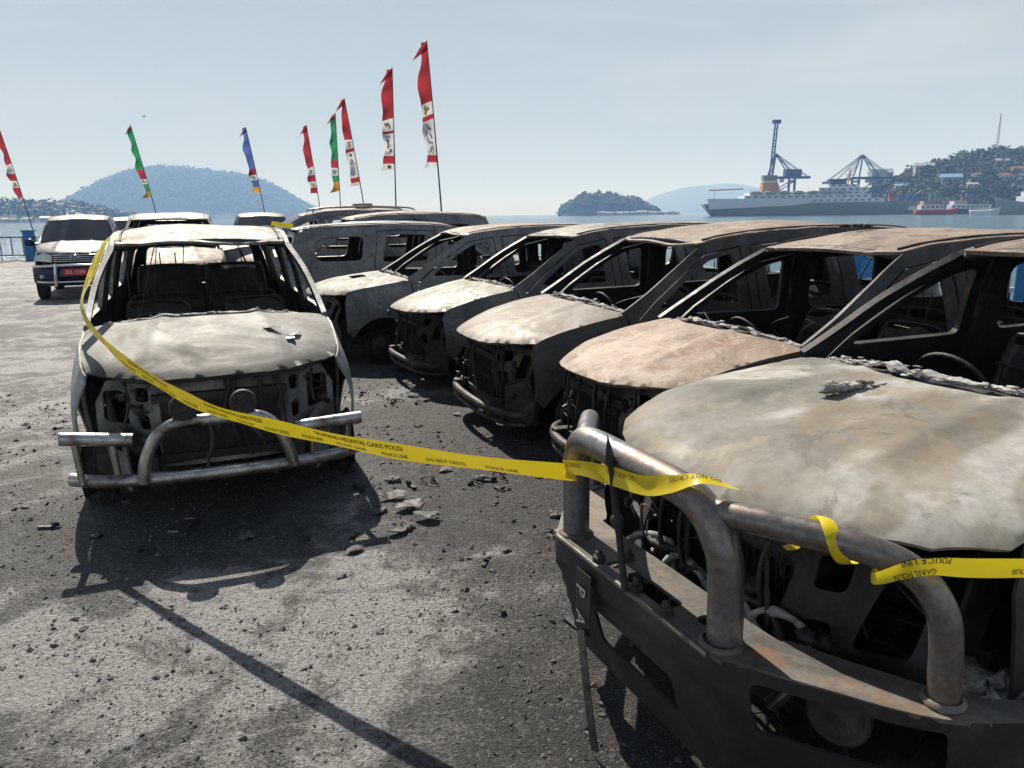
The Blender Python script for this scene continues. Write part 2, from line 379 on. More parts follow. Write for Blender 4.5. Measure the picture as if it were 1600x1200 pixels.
def sea_material():
    m, n, b = new_mat('harbour_water'); N = n.nodes.new; K = n.links.new
    b.inputs['Base Color'].default_value = (.04, .10, .14, 1); b.inputs['Roughness'].default_value = .12; b.inputs['IOR'].default_value = 1.33
    t = N('ShaderNodeTexCoord'); mp = N('ShaderNodeMapping'); mp.inputs['Scale'].default_value = (1, .6, 1); K(t.outputs['Object'], mp.inputs[0])
    z = N('ShaderNodeTexNoise'); z.inputs['Scale'].default_value = .8; z.inputs['Detail'].default_value = 8; z.inputs['Roughness'].default_value = .62; K(mp.outputs[0], z.inputs[0])
    bp = N('ShaderNodeBump'); bp.inputs['Strength'].default_value = .8; bp.inputs['Distance'].default_value = .5; K(z.outputs[0], bp.inputs['Height']); K(bp.outputs[0], b.inputs['Normal'])
    return m
M['sea'] = sea_material()
SEA = -1.0
MB().add([(-14000, -400, SEA), (14000, -400, SEA), (14000, 24000, SEA), (-14000, 24000, SEA)], [(0, 1, 2, 3)], False).build('sea', M['sea'], kind='structure')
# loose grit and chips
M['grit'] = burnt('loose_grit', [(.3, (.03, .029, .028)), (.5, (.085, .08, .075)), (.66, (.20, .195, .185)), (.8, (.42, .41, .39))], 60, 30, rough=(.6, .9), metal=0, rust=.1)
rg = random.Random(5); gm = MB(); V = []; F = []
octa = [Vector(c) for c in ((1, 0, 0), (-1, 0, 0), (0, 1, 0), (0, -1, 0), (0, 0, 1), (0, 0, -1))]
of = [(0, 2, 4), (2, 1, 4), (1, 3, 4), (3, 0, 4), (2, 0, 5), (1, 2, 5), (3, 1, 5), (0, 3, 5)]
for k in range(62000):
    d = 1.5 + 7.5 * rg.random() ** 1.7; a = rg.uniform(-.74, .5); x, y = d*math.sin(a)*1.05, d*math.cos(a)
    if noise.noise((x*1.3, y*1.3, 9)) < -.25 + .6*rg.random() - .3: continue
    r = rg.uniform(.0012, .0032) * (1 + 3.4*rg.random()**16) * (.75 + .2*d); e = Matrix.Rotation(rg.uniform(0, 6.3), 3, 'Z') @ Matrix.Rotation(rg.uniform(-.7, .7), 3, 'X')
    kk = len(V); sc = (rg.uniform(.7, 1.6), rg.uniform(.6, 1.2), rg.uniform(.5, .9))
    V += [Vector((x, y, r*.25)) + e @ Vector((c.x*sc[0], c.y*sc[1], c.z*sc[2])) * r * rg.uniform(.55, 1.2) + Vector((rg.uniform(-r, r), rg.uniform(-r, r), 0))*.35 for c in octa]
    F += [tuple(i + kk for i in f) for f in of]
gm.add(V, F, False).build('gravel', M['grit'], label='loose grit and cinders strewn over the scorched ground', cat='gravel', kind='stuff')

# ------------------------------------------------------------------ burnt scraps on the ground
def scrap_mesh(seed):
    r_ = random.Random(seed); m = MB(); kd = seed % 4
    if kd == 0:
        pts = [(math.cos(a)*.1*r_.uniform(.6, 1.2), math.sin(a)*.06*r_.uniform(.6, 1.2)) for a in np.linspace(0, 6.28, 10)[:-1]]
        m.sheet(pts, [], lambda x, y: (x, y, .02 + .03*noise.noise((x*14, y*14, seed)) + .016), .025, .004, (0, 0, 1))
    elif kd == 1:
        for k in range(4): m.lump((r_.uniform(-.05, .05), r_.uniform(-.04, .04), .016), r_.uniform(.02, .04), seed + k, .8, 3, 7, 5, (1.3, 1, .6))
    elif kd == 2:
        m.tube(smooth_path([(r_.uniform(-.14, .14), r_.uniform(-.1, .1), r_.uniform(.008, .05)) for _ in range(6)], 5), .006, 5)
        m.lump((0, 0, .015), .03, seed, .7, 3)
    else:
        m.box((0, 0, .012), (.16, .035, .014), Matrix.Rotation(.06, 3, 'Y')); m.lump((.04, .01, .018), .026, seed, .8, 3)
    return m
protos = []
spots = []
rg = random.Random(11)
def near(x, y, n, sx, sy): 
    for _ in range(n): spots.append((x + rg.gauss(0, sx), y + rg.gauss(0, sy)))
near(-2.6, 4.2, 9, .3, .5); near(-.55, 4.7, 10, .3, .4); near(-.3, 5.0, 8, .25, .3); near(.15, 4.1, 8, .3, .3); near(-1.2, 6.6, 8, .4, .4); near(-.1, 3.4, 5, .4, .4); near(-1.5, 3.5, 5, .6, .3); near(-2.2, 9, 5, .6, .6); near(-3.6, 6.0, 6, .5, .8); near(-.75, 4.0, 6, .2, .2)
for i, (x, y) in enumerate(spots):
    if i < 8:
        o = scrap_mesh(i + 20).build('charred_scrap', M['grit'] if i % 4 == 1 else M['char'], label='small charred scrap lying on the scorched ground between the cars', cat='scrap', group='charred scraps on the ground')
        protos.append(o)
    else:
        o = protos[i % 8].copy(); COL.objects.link(o)
    o.location = (x, y, 0); o.rotation_euler = (0, 0, rg.uniform(0, 6.28)); k = rg.uniform(.3, .8); o.scale = (k, k, k)

for k, (x, y) in enumerate(((-.62, 4.28), (-.5, 4.12), (-.72, 4.45))):
    m = scrap_mesh(24 + 4*k); o = m.build('metal_scrap', M['seat'], label='crumpled dull metal scrap on the ground beside the chrome bull bar end', cat='scrap', group='dull metal scraps by the bull bar', loc=(x, y, .004)); o.scale = (1.0, 1.0, 1.0)

# ------------------------------------------------------------------ railings round the quay
M['iron'] = plain('dark_railing_iron', (.05, .055, .06), .55, .3)
M['blue_post'] = plain('blue_painted_post', (.02, .17, .42), .5)
M['white_rail'] = plain('white_painted_rail', (.62, .63, .62), .5)
def iron_panel(a, b_, label):
    a, b_ = Vector(a), Vector(b_); d = b_ - a; Ln = d.length; u = d / Ln; root = empty('quay_railing', a, 0, label, 'railing', 'iron railing panels on the quay edge')
    q = lambda t, z: u*t + Vector((0, 0, z))
    fr = MB(); fr.beam(q(0, 1.0), q(Ln, 1.0), .05); fr.build('top_rail', M['iron'], root); fr = MB(); fr.beam(q(0, .22), q(Ln, .22), .04); fr.build('bottom_rail', M['iron'], root)
    for k in range(int(Ln / .5) + 1):
        t = min(Ln, k*.5); MB().beam(q(t, .22 if k % 3 else 0), q(t, .99), .028).build('bar', M['iron'], root)
    for k in range(int(Ln / 1.5)):
        t = k*1.5 + .5
        for w_ in (0, .3):
            o = MB(); o.tube([q(t + .25 + w_ - .2 + .3*x, .62 + .24*z) for x, z in ((0, 0), (.5, .9), (1.2, .9), (1.7, 0), (1.2, -.9), (.5, -.9))], .014, 5, closed=True, smooth=False); o.build('ornament', M['iron'], root)
for k in range(8):
    x0 = -33 + k*3.0
    iron_panel((x0 + .2, 34.0, 0), (x0 + 2.8, 34.0, 0), 'dark iron railing panel with hexagon ornaments by the water')
    p = MB(); p.box((0, 0, .62), (.34, .34, 1.24), None, .02); p.box((0, 0, 1.27), (.42, .42, .07), None, .01)
    p.build('quay_bollard_post', M['blue_post'], label='blue painted post standing between iron railing panels', cat='post', group='blue posts of the iron railing', loc=(x0 + 3.0, 34.0, 0))
A0, A1 = Vector((-8.3, 34.2, 0)), Vector((9.6, 5.6, 0)); nseg = 13
for k in range(nseg):
    a, b_ = A0.lerp(A1, k/nseg), A0.lerp(A1, (k+1)/nseg); u = (b_ - a).normalized()
    root = empty('quay_railing', a, 0, 'white pipe railing panel on the quay edge behind the burnt row', 'railing', 'white railing panels behind the cars')
    for z in (1.02, .66, .32): MB().tube([u*.15 + Vector((0, 0, z)), (b_ - a) - u*.15 + Vector((0, 0, z))], .032, 8).build('rail', M['white_rail'], root)
    for t in (.33, .66): MB().tube([(b_-a)*t + Vector((0, 0, 0)), (b_-a)*t + Vector((0, 0, 1.0))], .022, 7).build('upright', M['white_rail'], root)
    p = MB(); p.box((0, 0, .58), (.36, .36, 1.16), Matrix.Rotation(math.atan2(u.y, u.x), 3, 'Z'), .02); p.box((0, 0, 1.19), (.44, .44, .07), Matrix.Rotation(math.atan2(u.y, u.x), 3, 'Z'), .01)
    p.build('quay_bollard_post', M['blue_post'], label='blue painted post between white pipe railing panels', cat='post', group='blue posts of the white railing', loc=a)

# ------------------------------------------------------------------ tall banners
RED, WHT, GRN, YEL, BLU = (.36, .035, .045), (.62, .61, .60), (.03, .25, .10), (.58, .30, .03), (.09, .13, .36)
def cloth(name, col):
    m, n, b = new_mat(name); b.inputs['Base Color'].default_value = col + (1,); b.inputs['Roughness'].default_value = .8
    tr = n.nodes.new('ShaderNodeBsdfTranslucent'); tr.inputs[0].default_value = col + (1,); ms = n.nodes.new('ShaderNodeMixShader'); ms.inputs[0].default_value = .45
    n.links.new(b.outputs[0], ms.inputs[1]); n.links.new(tr.outputs[0], ms.inputs[2]); n.links.new(ms.outputs[0], n.nodes['Material Output'].inputs[0]); return m
CL = dict(r=cloth('red_cloth', RED), w=cloth('white_cloth', WHT), g=cloth('green_cloth', GRN), y=cloth('yellow_cloth', YEL), b=cloth('blue_cloth', BLU))
M['pole'] = plain('bamboo_pole', (.09, .075, .055), .7); M['print'] = plain('faded_banner_print', (.42, .30, .42), .8); M['gold'] = plain('gold_banner_emblem', (.45, .27, .10), .8)
def banner(top, low, ybot, bands, label, seed, emblem=True, H=6.0):
    Y = (H - CAM_H) / (ray(*top).z / ray(*top).y)
    T = at_y(*top, Y); Lw = at_y(*low, Y); d = (T - Lw); base = Lw - d * (Lw.z / d.z) ; d = T - base
    base.z = 0
    root = empty('banner', base, 0, label, 'banner', 'tall banners along the quay')
    pt = lambda t: Vector((d.x*(t - .10*math.sin(math.pi*t)*.5), 0, d.z*t))
    MB().tube([pt(t) for t in np.linspace(0, 1, 16)], [.03 - .022*t for t in np.linspace(0, 1, 16)], 7).build('pole', M['pole'], root)
    zb = at_y(low[0], ybot, Y).z / T.z; rr = random.Random(seed); L0 = .995 - zb
    wd = rr.uniform(.35, .43); ph = rr.uniform(0, 6)
    def cl(v, u):    # v down the banner 0..1, u away from the pole
        p = pt(.995 - L0*v); w_ = wd*(.55 + .45*min(1, v*3)) * (.84 + .1*math.sin(v*7 + ph) + .08*math.sin(v*17 + ph*3))
        fold = .12*u*math.sin(v*11 + ph + u*3.2) + .08*u*math.sin(v*27 + ph*2)
        return p + Vector((-w_*u*.95, .10*math.sin(v*8 + ph)*u + fold, -.05*u*(1 + math.sin(v*6 + ph)) - .02))
    v0 = 0
    for i, (c, v1) in enumerate(bands):
        a, b_ = v0, v1
        fl = .35 if i == len(bands) - 1 else 0
        s_ = MB(); s_.grid(lambda x, y, a=a, b_=b_, fl=fl: cl(a + (b_-a)*y, x*(1 + fl*y)), 6, max(4, int(40*(b_-a)))).build('cloth_band', CL[c], root)
        if emblem and c == 'w' and b_ - a > .05:
            e = MB(); r2 = random.Random(seed + i)
            big = b_ - a > .2
            for k in range(26 if big else 7):
                vv, uu = r2.uniform(a + .02, b_ - .02), r2.uniform(.3, .75); sz = .045 if big else .05
                P_ = [cl(vv + sz*.35*math.sin(x), uu + sz*1.6*math.cos(x)*r2.uniform(.6, 1.3)) + Vector((0, -.006, 0)) for x in np.linspace(0, 6.28, 8)[:-1]]
                e.add(P_, [tuple(range(7))], False)
            e.build('emblem', M['print'] if big else M['gold'], root)
        v0 = v1
    pn = MB(); pn.add([pt(1.0), pt(.965), pt(.958) + Vector((-.42, .1, -.22)), pt(.98) + Vector((-.2, .06, -.05))], [(0, 3, 2, 1)], False); pn.build('pennant', CL['r'], root)
RW8 = [('r', .46), ('w', .56), ('r', .60), ('w', .90), ('r', .96), ('w', 1.0)]
RW5 = [('r', .60), ('w', .72), ('r', .82), ('w', .91), ('r', 1.0)]
banner((667, 63), (689, 330), 260, RW8, 'tallest red and white banner with a patterned white panel', 1)
banner((613, 105), (619, 328), 264, [('r', .48), ('w', .60), ('r', .63), ('w', .86), ('r', .94), ('w', 1.0)], 'red and white banner on the upright pole next to the tallest banner', 2)
banner((538, 153), (567, 320), 288, RW8, 'red and white patterned banner leaning beside the green one', 3)
banner((524, 176), (532, 322), 297, [('g', .60), ('r', .70), ('w', .80), ('g', .88), ('y', 1.0)], 'green, red and yellow banner between two red banners', 4)
banner((479, 195), (499, 325), 301, RW5, 'slender red banner with white bands near the end of the hill', 5)
banner((384, 198), (412, 330), 300, [('b', .62), ('r', .72), ('w', .80), ('b', .91), ('y', 1.0)], 'blue banner with orange and yellow bands in front of the hill', 6)
banner((204, 195), (241, 328), 306, [('g', .62), ('r', .75), ('w', .82), ('g', .92), ('y', 1.0)], 'green banner with red and yellow bands on the hill slope side', 7)
banner((-3, 195), (52, 365), 308, [('r', .52), ('w', .66), ('r', .76), ('w', .86), ('r', 1.0)], 'red banner with white bands beside the iron railing', 8)
bd = MB(); P0 = at_y(225, 182, 60); bd.lump((0, 0, 0), .12, 1, .1, 1, 8, 6, (.6, .6, 1.6)); bd.add([(-.1, 0, .05), (-.5, .1, .35), (-.08, .02, -.1), (.1, 0, .05), (.45, .1, .4), (.08, .02, -.1)], [(0, 1, 2), (3, 5, 4)], False)
bd.build('bird', M['black'], label='small dark bird flying high over the hill', cat='bird', loc=P0).scale = (.45,)*3

# ------------------------------------------------------------------ far shores
M['leaf'] = burnt('hillside_foliage', [(.3, (.014, .028, .012)), (.5, (.035, .062, .022)), (.72, (.075, .11, .04))], .09, 40, rough=(.7, .9), rust=0, metal=0, bump=0, speck=.2)
M['leaf2'] = burnt('tree_foliage', [(.3, (.025, .045, .016)), (.5, (.05, .085, .028)), (.72, (.10, .14, .05))], .5, 41, rough=(.7, .9), rust=0, metal=0, bump=0, speck=.2)
M['leaf_far'] = plain('far_foliage', (.03, .05, .024), .9, 0, .2, .25, .02)
M['soil'] = plain('hill_soil', (.026, .045, .02), .9, 0, .2, .3, .05)
M['bark'] = plain('bark', (.07, .055, .04), .9)
M['wall_w'] = plain('whitewashed_wall', (.42, .42, .41), .8); M['wall_c'] = plain('cream_wall', (.36, .33, .28), .8); M['roof_m'] = plain('zinc_roof', (.42, .45, .48), .45, .3); M['roof_r'] = plain('rusty_red_roof', (.24, .09, .06), .7)
M['roof_b'] = plain('blue_roof', (.22, .36, .55), .5); M['win'] = plain('dark_window', (.03, .035, .04), .2)
def mound(name, prof, D, depth, z0=-1.2, lump=0, kname='hill'):
    """a hill whose crest follows (px, py) points at distance D, falling away in depth"""
    X = [at_y(px, py, D) for px, py in prof]; hx = curve([(p.x, p.z) for p in X]); x0, x1 = X[0].x, X[-1].x
    def fn(x, y):
        e = 1 - ((y - D) / depth) ** 2; z = z0 + (hx(x) - z0) * max(0, e) ** .8
        return z
    m = MB(); nx, ny = 90, 24
    m.grid(lambda u, v: (x0 + (x1-x0)*u, D - depth + 2*depth*v, fn(x0 + (x1-x0)*u, D - depth + 2*depth*v)), nx, ny)
    m.build(kname, M['soil'], kind='structure')
    return fn, x0, x1
def clump(V, F, c, r, rg, n, flat=.8):
    """a leafy tuft: many small tilted faces through the volume"""
    for k in range(n):
        d = Vector((rg.gauss(0, 1), rg.gauss(0, 1), rg.gauss(0, 1))).normalized(); p = c + Vector((d.x, d.y, d.z*flat)) * r * rg.uniform(.55, 1.0)
        t = (d + Vector((rg.uniform(-.6, .6), rg.uniform(-.6, .6), rg.uniform(-.2, .7)))).normalized(); a = t.orthogonal().normalized(); b_ = t.cross(a); s = r * rg.uniform(.22, .42)
        k0 = len(V); V += [p + a*s, p + b_*s*.8, p - a*s*.9, p - b_*s]; F.append((k0, k0+1, k0+2, k0+3))
def wood(name, label, fn, x0, x1, D, depth, n, r, seed, front=.9, q=9, zmin=1.5):
    rg = random.Random(seed); V = []; F = []
    k = 0; tries = 0
    while k < n and tries < n*6:
        tries += 1
        x = rg.uniform(x0, x1); y = D - depth*front*rg.random() + depth*.08; z = fn(x, y)
        if z < zmin: continue
        k += 1; rr = r*rg.uniform(.5, 1.3)*(1 + .9*rg.random()**6); clump(V, F, Vector((x, y, z + rr*.35)), rr, rg, q)
    return MB().add(V, F, False).build(name, M['leaf_far' if D > 2000 else 'leaf'], label=label, cat='forest', kind='stuff')
# big hill across the bay
HILL = [(138, 345), (158, 334), (176, 321), (194, 305), (213, 287), (232, 274), (255, 266), (276, 268), (300, 270), (345, 274), (378, 279), (412, 288), (440, 302), (462, 315), (480, 326), (506, 338)]
fn, a, b_ = mound('hill', HILL, 3600, 700); wood('hill_forest', 'blue hazy forest covering the big hill across the bay', fn, a, b_, 3600, 700, 9000, 13, 1, front=1.0)
# headland on the left with houses
LOW = [(-190, 322), (-120, 318), (-40, 320), (10, 321), (40, 319), (75, 321), (110, 322), (150, 326), (185, 335), (215, 341)]
fnl, a, b_ = mound('headland', LOW, 1250, 210, kname='headland'); wood('headland_forest', 'trees covering the low headland across the water', fnl, a, b_, 1250, 210, 1500, 6, 2)
def house(name, x, y, z, w_, d_, h_, rz, wall, roof, label, group, win=2, flat=False):
    root = empty(name, (x, y, z), rz, label, 'house', group)
    MB().box((0, 0, h_/2 - 1), (w_, d_, h_ + 2)).build('wall', wall, root)
    r_ = MB(); e = .35; t = h_ + (.3 if flat else w_*.18)
    if flat: r_.box((0, 0, h_ + .15), (w_ + .6, d_ + .6, .3))
    else: r_.add([(-w_/2-e, -d_/2-e, h_-.1), (w_/2+e, -d_/2-e, h_-.1), (w_/2+e, d_/2+e, h_-.1), (-w_/2-e, d_/2+e, h_-.1), (-w_/2-e, 0, t), (w_/2+e, 0, t)], [(0, 1, 5, 4), (2, 3, 4, 5), (1, 2, 5), (3, 0, 4), (3, 2, 1, 0)], False)
    r_.build('roof', roof, root)
    for k in range(win):
        for fl in range(max(1, int(h_ // 3))):
            MB().box((-w_/2 + w_*(k+.5)/win, -d_/2 - .03, 1.6 + 3*fl), (w_/win*.5, .1, 1.3)).build('window', M['win'], root)
    return root
rg = random.Random(21)
for k in range(34):
    px = rg.uniform(-10, 175); Dh = rg.uniform(1080, 1210); x = (px - 800)/FPX*Dh; z = max(fnl(x, Dh), .3)
    if k > 20: Dh = 1045; x = (px - 800)/FPX*Dh; z = .2
    house('shore_house', x, Dh, z, rg.uniform(7, 15), 8, rg.uniform(3, 5), rg.uniform(-.3, .3), M['wall_w'] if k % 3 else M['wall_c'], (M['roof_m'], M['roof_r'], M['roof_m'], M['wall_w'])[k % 4], 'tiny house on the headland shore across the water', 'houses on the far headland', 2)
# wooded islet with stilt houses
ISL = [(874, 335.5), (880, 328), (886, 321), (896, 316), (907, 309), (925, 307), (945, 308), (960, 309), (975, 312), (990, 312), (1000, 316), (1005, 326), (1020, 327), (1024, 333)]
fni, a, b_ = mound('islet', ISL, 1500, 75, kname='islet'); wood('islet_forest', 'green trees covering the small islet', fni, a, b_, 1500, 75, 900, 5.5, 3)
for k in range(20):
    px = 938 + k*6.0 + rg.uniform(-2, 2); x = (px-800)/FPX*1418
    house('stilt_house', x, 1418 + rg.uniform(-6, 6), .4, rg.uniform(6, 11), 7, rg.uniform(2.6, 5), rg.uniform(-.4, .4), M['wall_w'] if k % 2 else M['wall_c'], (M['roof_r'], M['roof_m'], M['wall_w'])[k % 3], 'small house on stilts along the islet shore', 'stilt houses on the islet', 2)
M['lattice'] = plain('mast_steel', (.32, .30, .30), .6)
def lattice_mast(x, y, z, h, w_, label, red=False):
    root = empty('radio_mast', (x, y, z), 0, label, 'mast')
    for i in range(3):
        a0 = 2*math.pi*i/3; MB().beam((math.cos(a0)*w_, math.sin(a0)*w_, 0), (math.cos(a0)*w_*.15, math.sin(a0)*w_*.15, h), w_*.16).build('leg', M['lattice'], root)
    n_ = 14
    for k in range(n_):
        t, t2 = k/n_, (k+1)/n_; r1, r2 = w_*(1-.85*t), w_*(1-.85*t2)
        for i in range(3):
            a0, a1 = 2*math.pi*i/3, 2*math.pi*(i+1)/3
            MB().beam((math.cos(a0)*r1, math.sin(a0)*r1, h*t), (math.cos(a1)*r2, math.sin(a1)*r2, h*t2), w_*.1).build('brace', M['roof_r'] if k % 4 == 0 else M['lattice'], root)
for px, py, lab in ((930, 300, 'thin radio mast on the islet crest'), (967, 298, 'thicker radio mast beside the islet houses')):
    P0 = at_y(px, 310, 1500); T = at_y(px, py, 1500); lattice_mast(P0.x, 1500, P0.z - 2, T.z - P0.z + 2, .9, lab)
# far mountain, nearly lost in haze
fnm, a, b_ = mound('mountain', [(985, 332), (1010, 318), (1030, 305), (1055, 297), (1075, 292), (1100, 290), (1130, 287), (1180, 295), (1260, 303), (1340, 320)], 7000, 1200, kname='mountain')
# port hill on the right
PH = [(1340, 322), (1368, 300), (1400, 284), (1420, 272), (1445, 264), (1470, 262), (1500, 248), (1530, 244), (1545, 240), (1575, 244), (1600, 240), (1640, 232), (1720, 222), (1800, 226), (1880, 240)]
fnp, a, b_ = mound('port_hill', PH, 760, 138, kname='port_hill'); wood('port_hill_forest', 'dense green undergrowth over the hillside behind the port', fnp, a, b_, 760, 138, 4200, 3.4, 4, q=12, front=1.0)
def tree_proto(seed):
    rg = random.Random(seed); root = empty('hillside_tree', (0, 0, 0), 0, 'broad dark green tree standing on the port hillside', 'tree', 'trees on the port hillside')
    t = MB(); t.tube([(0, 0, -1), (.2, 0, 3), (.1, .2, 6)], [.45, .35, .2], 6)
    for k in range(4): t.tube([(.15, .1, 3.2 + k*.5), (math.cos(k*1.6)*2, math.sin(k*1.6)*2, 6 + k*.4)], [.2, .08], 5)
    t.build('trunk', M['bark'], root)
    V = []; F = []
    for k in range(11): clump(V, F, Vector((rg.gauss(0, 1.9), rg.gauss(0, 1.9), rg.uniform(4.6, 8.6))), rg.uniform(1.2, 2.3), rg, 26)
    MB().add(V, F, False).build('crown', M['leaf2'], root); return root
TP = [tree_proto(60 + k) for k in range(5)]; used = set()
rg = random.Random(31)
for k in range(170):
    px = rg.uniform(1375, 1615); Dh = rg.uniform(630, 765); x = (px-800)/FPX*Dh; z = fnp(x, Dh)
    if z < 4: continue
    i = k % 5; o = TP[i] if i not in used else copy_tree(TP[i]); used.add(i)
    o.location = (x, Dh, z - 2.2); o.rotation_euler = (0, 0, rg.uniform(0, 6.28)); s_ = rg.uniform(.55, 1.15); o.scale = (s_, s_, s_)
def on_hill(px, py, Dlist=range(620, 780, 4)):
    for Dh in Dlist:
        p = at_y(px, py, Dh)
        if fnp(p.x, Dh) >= p.z: return p
    return at_y(px, py, 760)
hs = [(1440, 268, 20, 12, 9, 'c', 'm', 'cream villa block high on the port hillside', 5), (1482, 282, 20, 12, 6, 'c', 'b', 'house with wide pale blue hip roof among hillside trees', 4), (1405, 292, 13, 9, 4, 'w', 'b', 'low house with blue roof above the containers', 2),
      (1425, 277, 9, 8, 4, 'w', 'm', 'small white house beside the cream villa block', 2), (1522, 275, 12, 8, 4, 'w', 'r', 'white house with red roof in the hillside trees', 2), (1562, 253, 13, 8, 4, 'c', 'm', 'cream house below the radio mast', 3), (1588, 266, 14, 9, 4, 'w', 'r', 'white house with rusty roof near the hill top', 3),
      (1570, 278, 16, 9, 5, 'c', 'r', 'long house with rusty roof halfway up the hill', 4), (1597, 276, 10, 8, 4, 'w', 'm', 'house with zinc roof beside the rusty roofed one', 2), (1515, 290, 10, 8, 4, 'c', 'm', 'cream house with zinc roof low on the hillside', 2), (1372, 282, 26, 14, 12, 'w', 'm', 'pale multi-storey block behind the second crane', 6)]
for px, py, w_, d_, h_, wl, rf, lab, nw in hs:
    p = on_hill(px, py + 4); house('hillside_house', p.x, p.y - 3, p.z, w_*.8, d_*.8, h_*.8, -.25, M['wall_w'] if wl == 'w' else M['wall_c'], {'m': M['roof_m'], 'b': M['roof_b'], 'r': M['roof_r']}[rf], lab, 'houses on the port hillside', nw)
P0 = at_y(1557, 238, 755); T = at_y(1563, 177, 755); lattice_mast(P0.x, 755, P0.z - 3, T.z - P0.z + 3, 1.6, 'tall lattice radio mast on the crest of the port hill')

# ------------------------------------------------------------------ port: quay, containers, cranes, ships
MB().box((330, 609, -.3), (250, 24, 3)).build('port_quay', M['concrete'], kind='structure')
cc = [plain('container_green', (.05, .22, .16), .6), plain('container_red', (.30, .07, .05), .6), plain('container_blue', (.05, .12, .28), .6), plain('container_orange', (.42, .17, .05), .6)]
cn = ('green', 'red', 'blue', 'orange')
rg = random.Random(8)
def container(x, y, z, ci):
    m = MB(); m.box((0, 0, 1.3), (6.1, 2.44, 2.56))
    for k in range(9): m.box((-2.7 + k*.675, -1.24, 1.3), (.3, .06, 2.3))
    m.build('container', cc[ci], label='%s shipping container stacked on the port quay' % cn[ci], cat='container', group='%s containers on the port quay' % cn[ci], loc=(x, y, z))
for k in range(26):
    x = 272 + (k % 13)*7.0; lv = 2 + rg.randrange(4)
    for j in range(lv): container(x, 602 + 7*(k//13), 1.2 + 2.6*j, rg.randrange(4))
M['crane'] = plain('navy_crane_paint', (.035, .055, .15), .6); M['crane_g'] = plain('green_crane_paint', (.04, .10, .13), .6); M['crane_w'] = plain('grey_crane_house', (.30, .36, .40), .6)
def sts_crane(px, D, boom_up, label):
    x = (px - 800)/FPX*D; root = empty('gantry_crane', (x, D, 1.2), 0, label, 'crane', 'gantry cranes of the container port')
    def part(nm, lst, mat=M['crane']):
        for a_, b__, w_ in lst: MB().beam(a_, b__, w_, up=(0, 1, 0)).build(nm, mat, root)
    part('leg', [((sx, sy, 0), (sx, sy, 29), 1.7) for sx in (-9, 11) for sy in (-7, 7)])
    part('sill_beam', [((-9, sy, 3), (11, sy, 3), 1.4) for sy in (-7, 7)] + [((sx, -7, 27), (sx, 7, 27), 1.6) for sx in (-9, 11)])
    part('diagonal', [((-9, sy, 14), (11, sy, 27), .8) for sy in (-7, 7)])
    part('girder', [((-11, sy, 30), (26, sy, 30), 2.0) for sy in (-2.5, 2.5)])
    part('portal', [((-9, sy, 29), (-5, sy*.3, 50), 1.0) for sy in (-7, 7)] + [((11, sy, 30), (-4, sy*.3, 50), .8) for sy in (-5, 5)] + [((-5, -3, 50), (-5, 3, 50), 1.0)], M['crane'] if boom_up else M['crane_g'])
    part('stay', [((-4.5, sy, 50), (24, sy, 31), .45) for sy in (-2, 2)] + [((-4.5, sy, 49), (15, sy, 32), .4) for sy in (-2, 2)], M['crane'] if boom_up else M['crane_g'])
    if boom_up:
        part('boom', [((-8 + .75*sy, sy, 29), (-5.6 + .75*sy, sy, 76), 1.2) for sy in (-2.5, 2.5)] + [((-9.8 + .05*k, -2.5, 30 + k), (-5.9 + .05*k, 2.5, 33 + k), .5) for k in range(0, 44, 5)])
        part('boom_tip', [((-9, 0, 77), (-2, 0, 77), 3.0)])
    else:
        part('boom', [((-11, sy, 30), (-38, sy, 26), 1.9) for sy in (-2.5, 2.5)])
        part('boom_stay', [((-5, sy, 50), (-t, sy, 30 - (t-11)*.14), .5) for sy in (-2, 2) for t in (36, 27, 17)], M['crane_g'])
        part('hoist_rope', [((-36, 0, 25), (-36, 0, 8), .3)])
    MB().box((11, 0, 34), (14, 7, 6)).build('machine_house', M['crane_w'] if not boom_up else M['crane'], root)
    MB().box((2, 0, 27.5), (3, 3, 3)).build('cab', M['crane_w'], root)
    return root
c1 = sts_crane(1208, 640, True, 'dark blue gantry crane with its boom raised upright'); c1.scale = (.92,)*3
c2 = sts_crane(1338, 650, False, 'blue and green gantry crane with its boom lowered over the ship'); c2.scale = (.90,)*3
M['hull_w'] = plain('white_ship_paint', (.60, .63, .66), .5); M['hull_g'] = plain('grey_green_hull_paint', (.16, .18, .15), .55); M['orange'] = plain('orange_ship_paint', (.48, .20, .07), .5)
def hull(Ln, bm_, h0, h1, zc=0, n=40, rake=.06, bow=.22):
    """stations from stern (0) to bow (1); h0, h1 deck heights"""
    def sec(t):
        wv = bm_/2 * min(1, (1 - max(0, (t - (1-bow))/bow) ** 2.2)) * (.86 + .14*min(1, t/.12)); return wv
    V = []; F = []; K_ = 6
    for i in range(n+1):
        t = i/n; top = h0 + (h1-h0)*max(0, (t-.6)/.4)**2
        for sd in (-1, 1):
            for j in range(K_+1):
                v = j/K_; z = -1 + (top + 1)*v; x = Ln*(t - .5) + Ln*rake*(v-.4)*(1 if t > .5 else -1)*(abs(t-.5)*2)**4
                V.append((x, sd*max(.05, sec(t)*(.78 + .22*v**.6)), z))
    W_ = 2*(K_+1)
    for i in range(n):
        for q_ in range(2):
            for j in range(K_):
                a0 = i*W_ + q_*(K_+1) + j; F.append((a0, a0 + W_, a0 + W_ + 1, a0 + 1) if q_ == 0 else (a0, a0+1, a0+W_+1, a0+W_))
        F.append((i*W_ + K_, (i+1)*W_ + K_, (i+1)*W_ + 2*K_+1, i*W_ + 2*K_+1))
    F.append(tuple(range(K_+1)) + tuple(range(2*K_+1, K_, -1)))
    return V, F
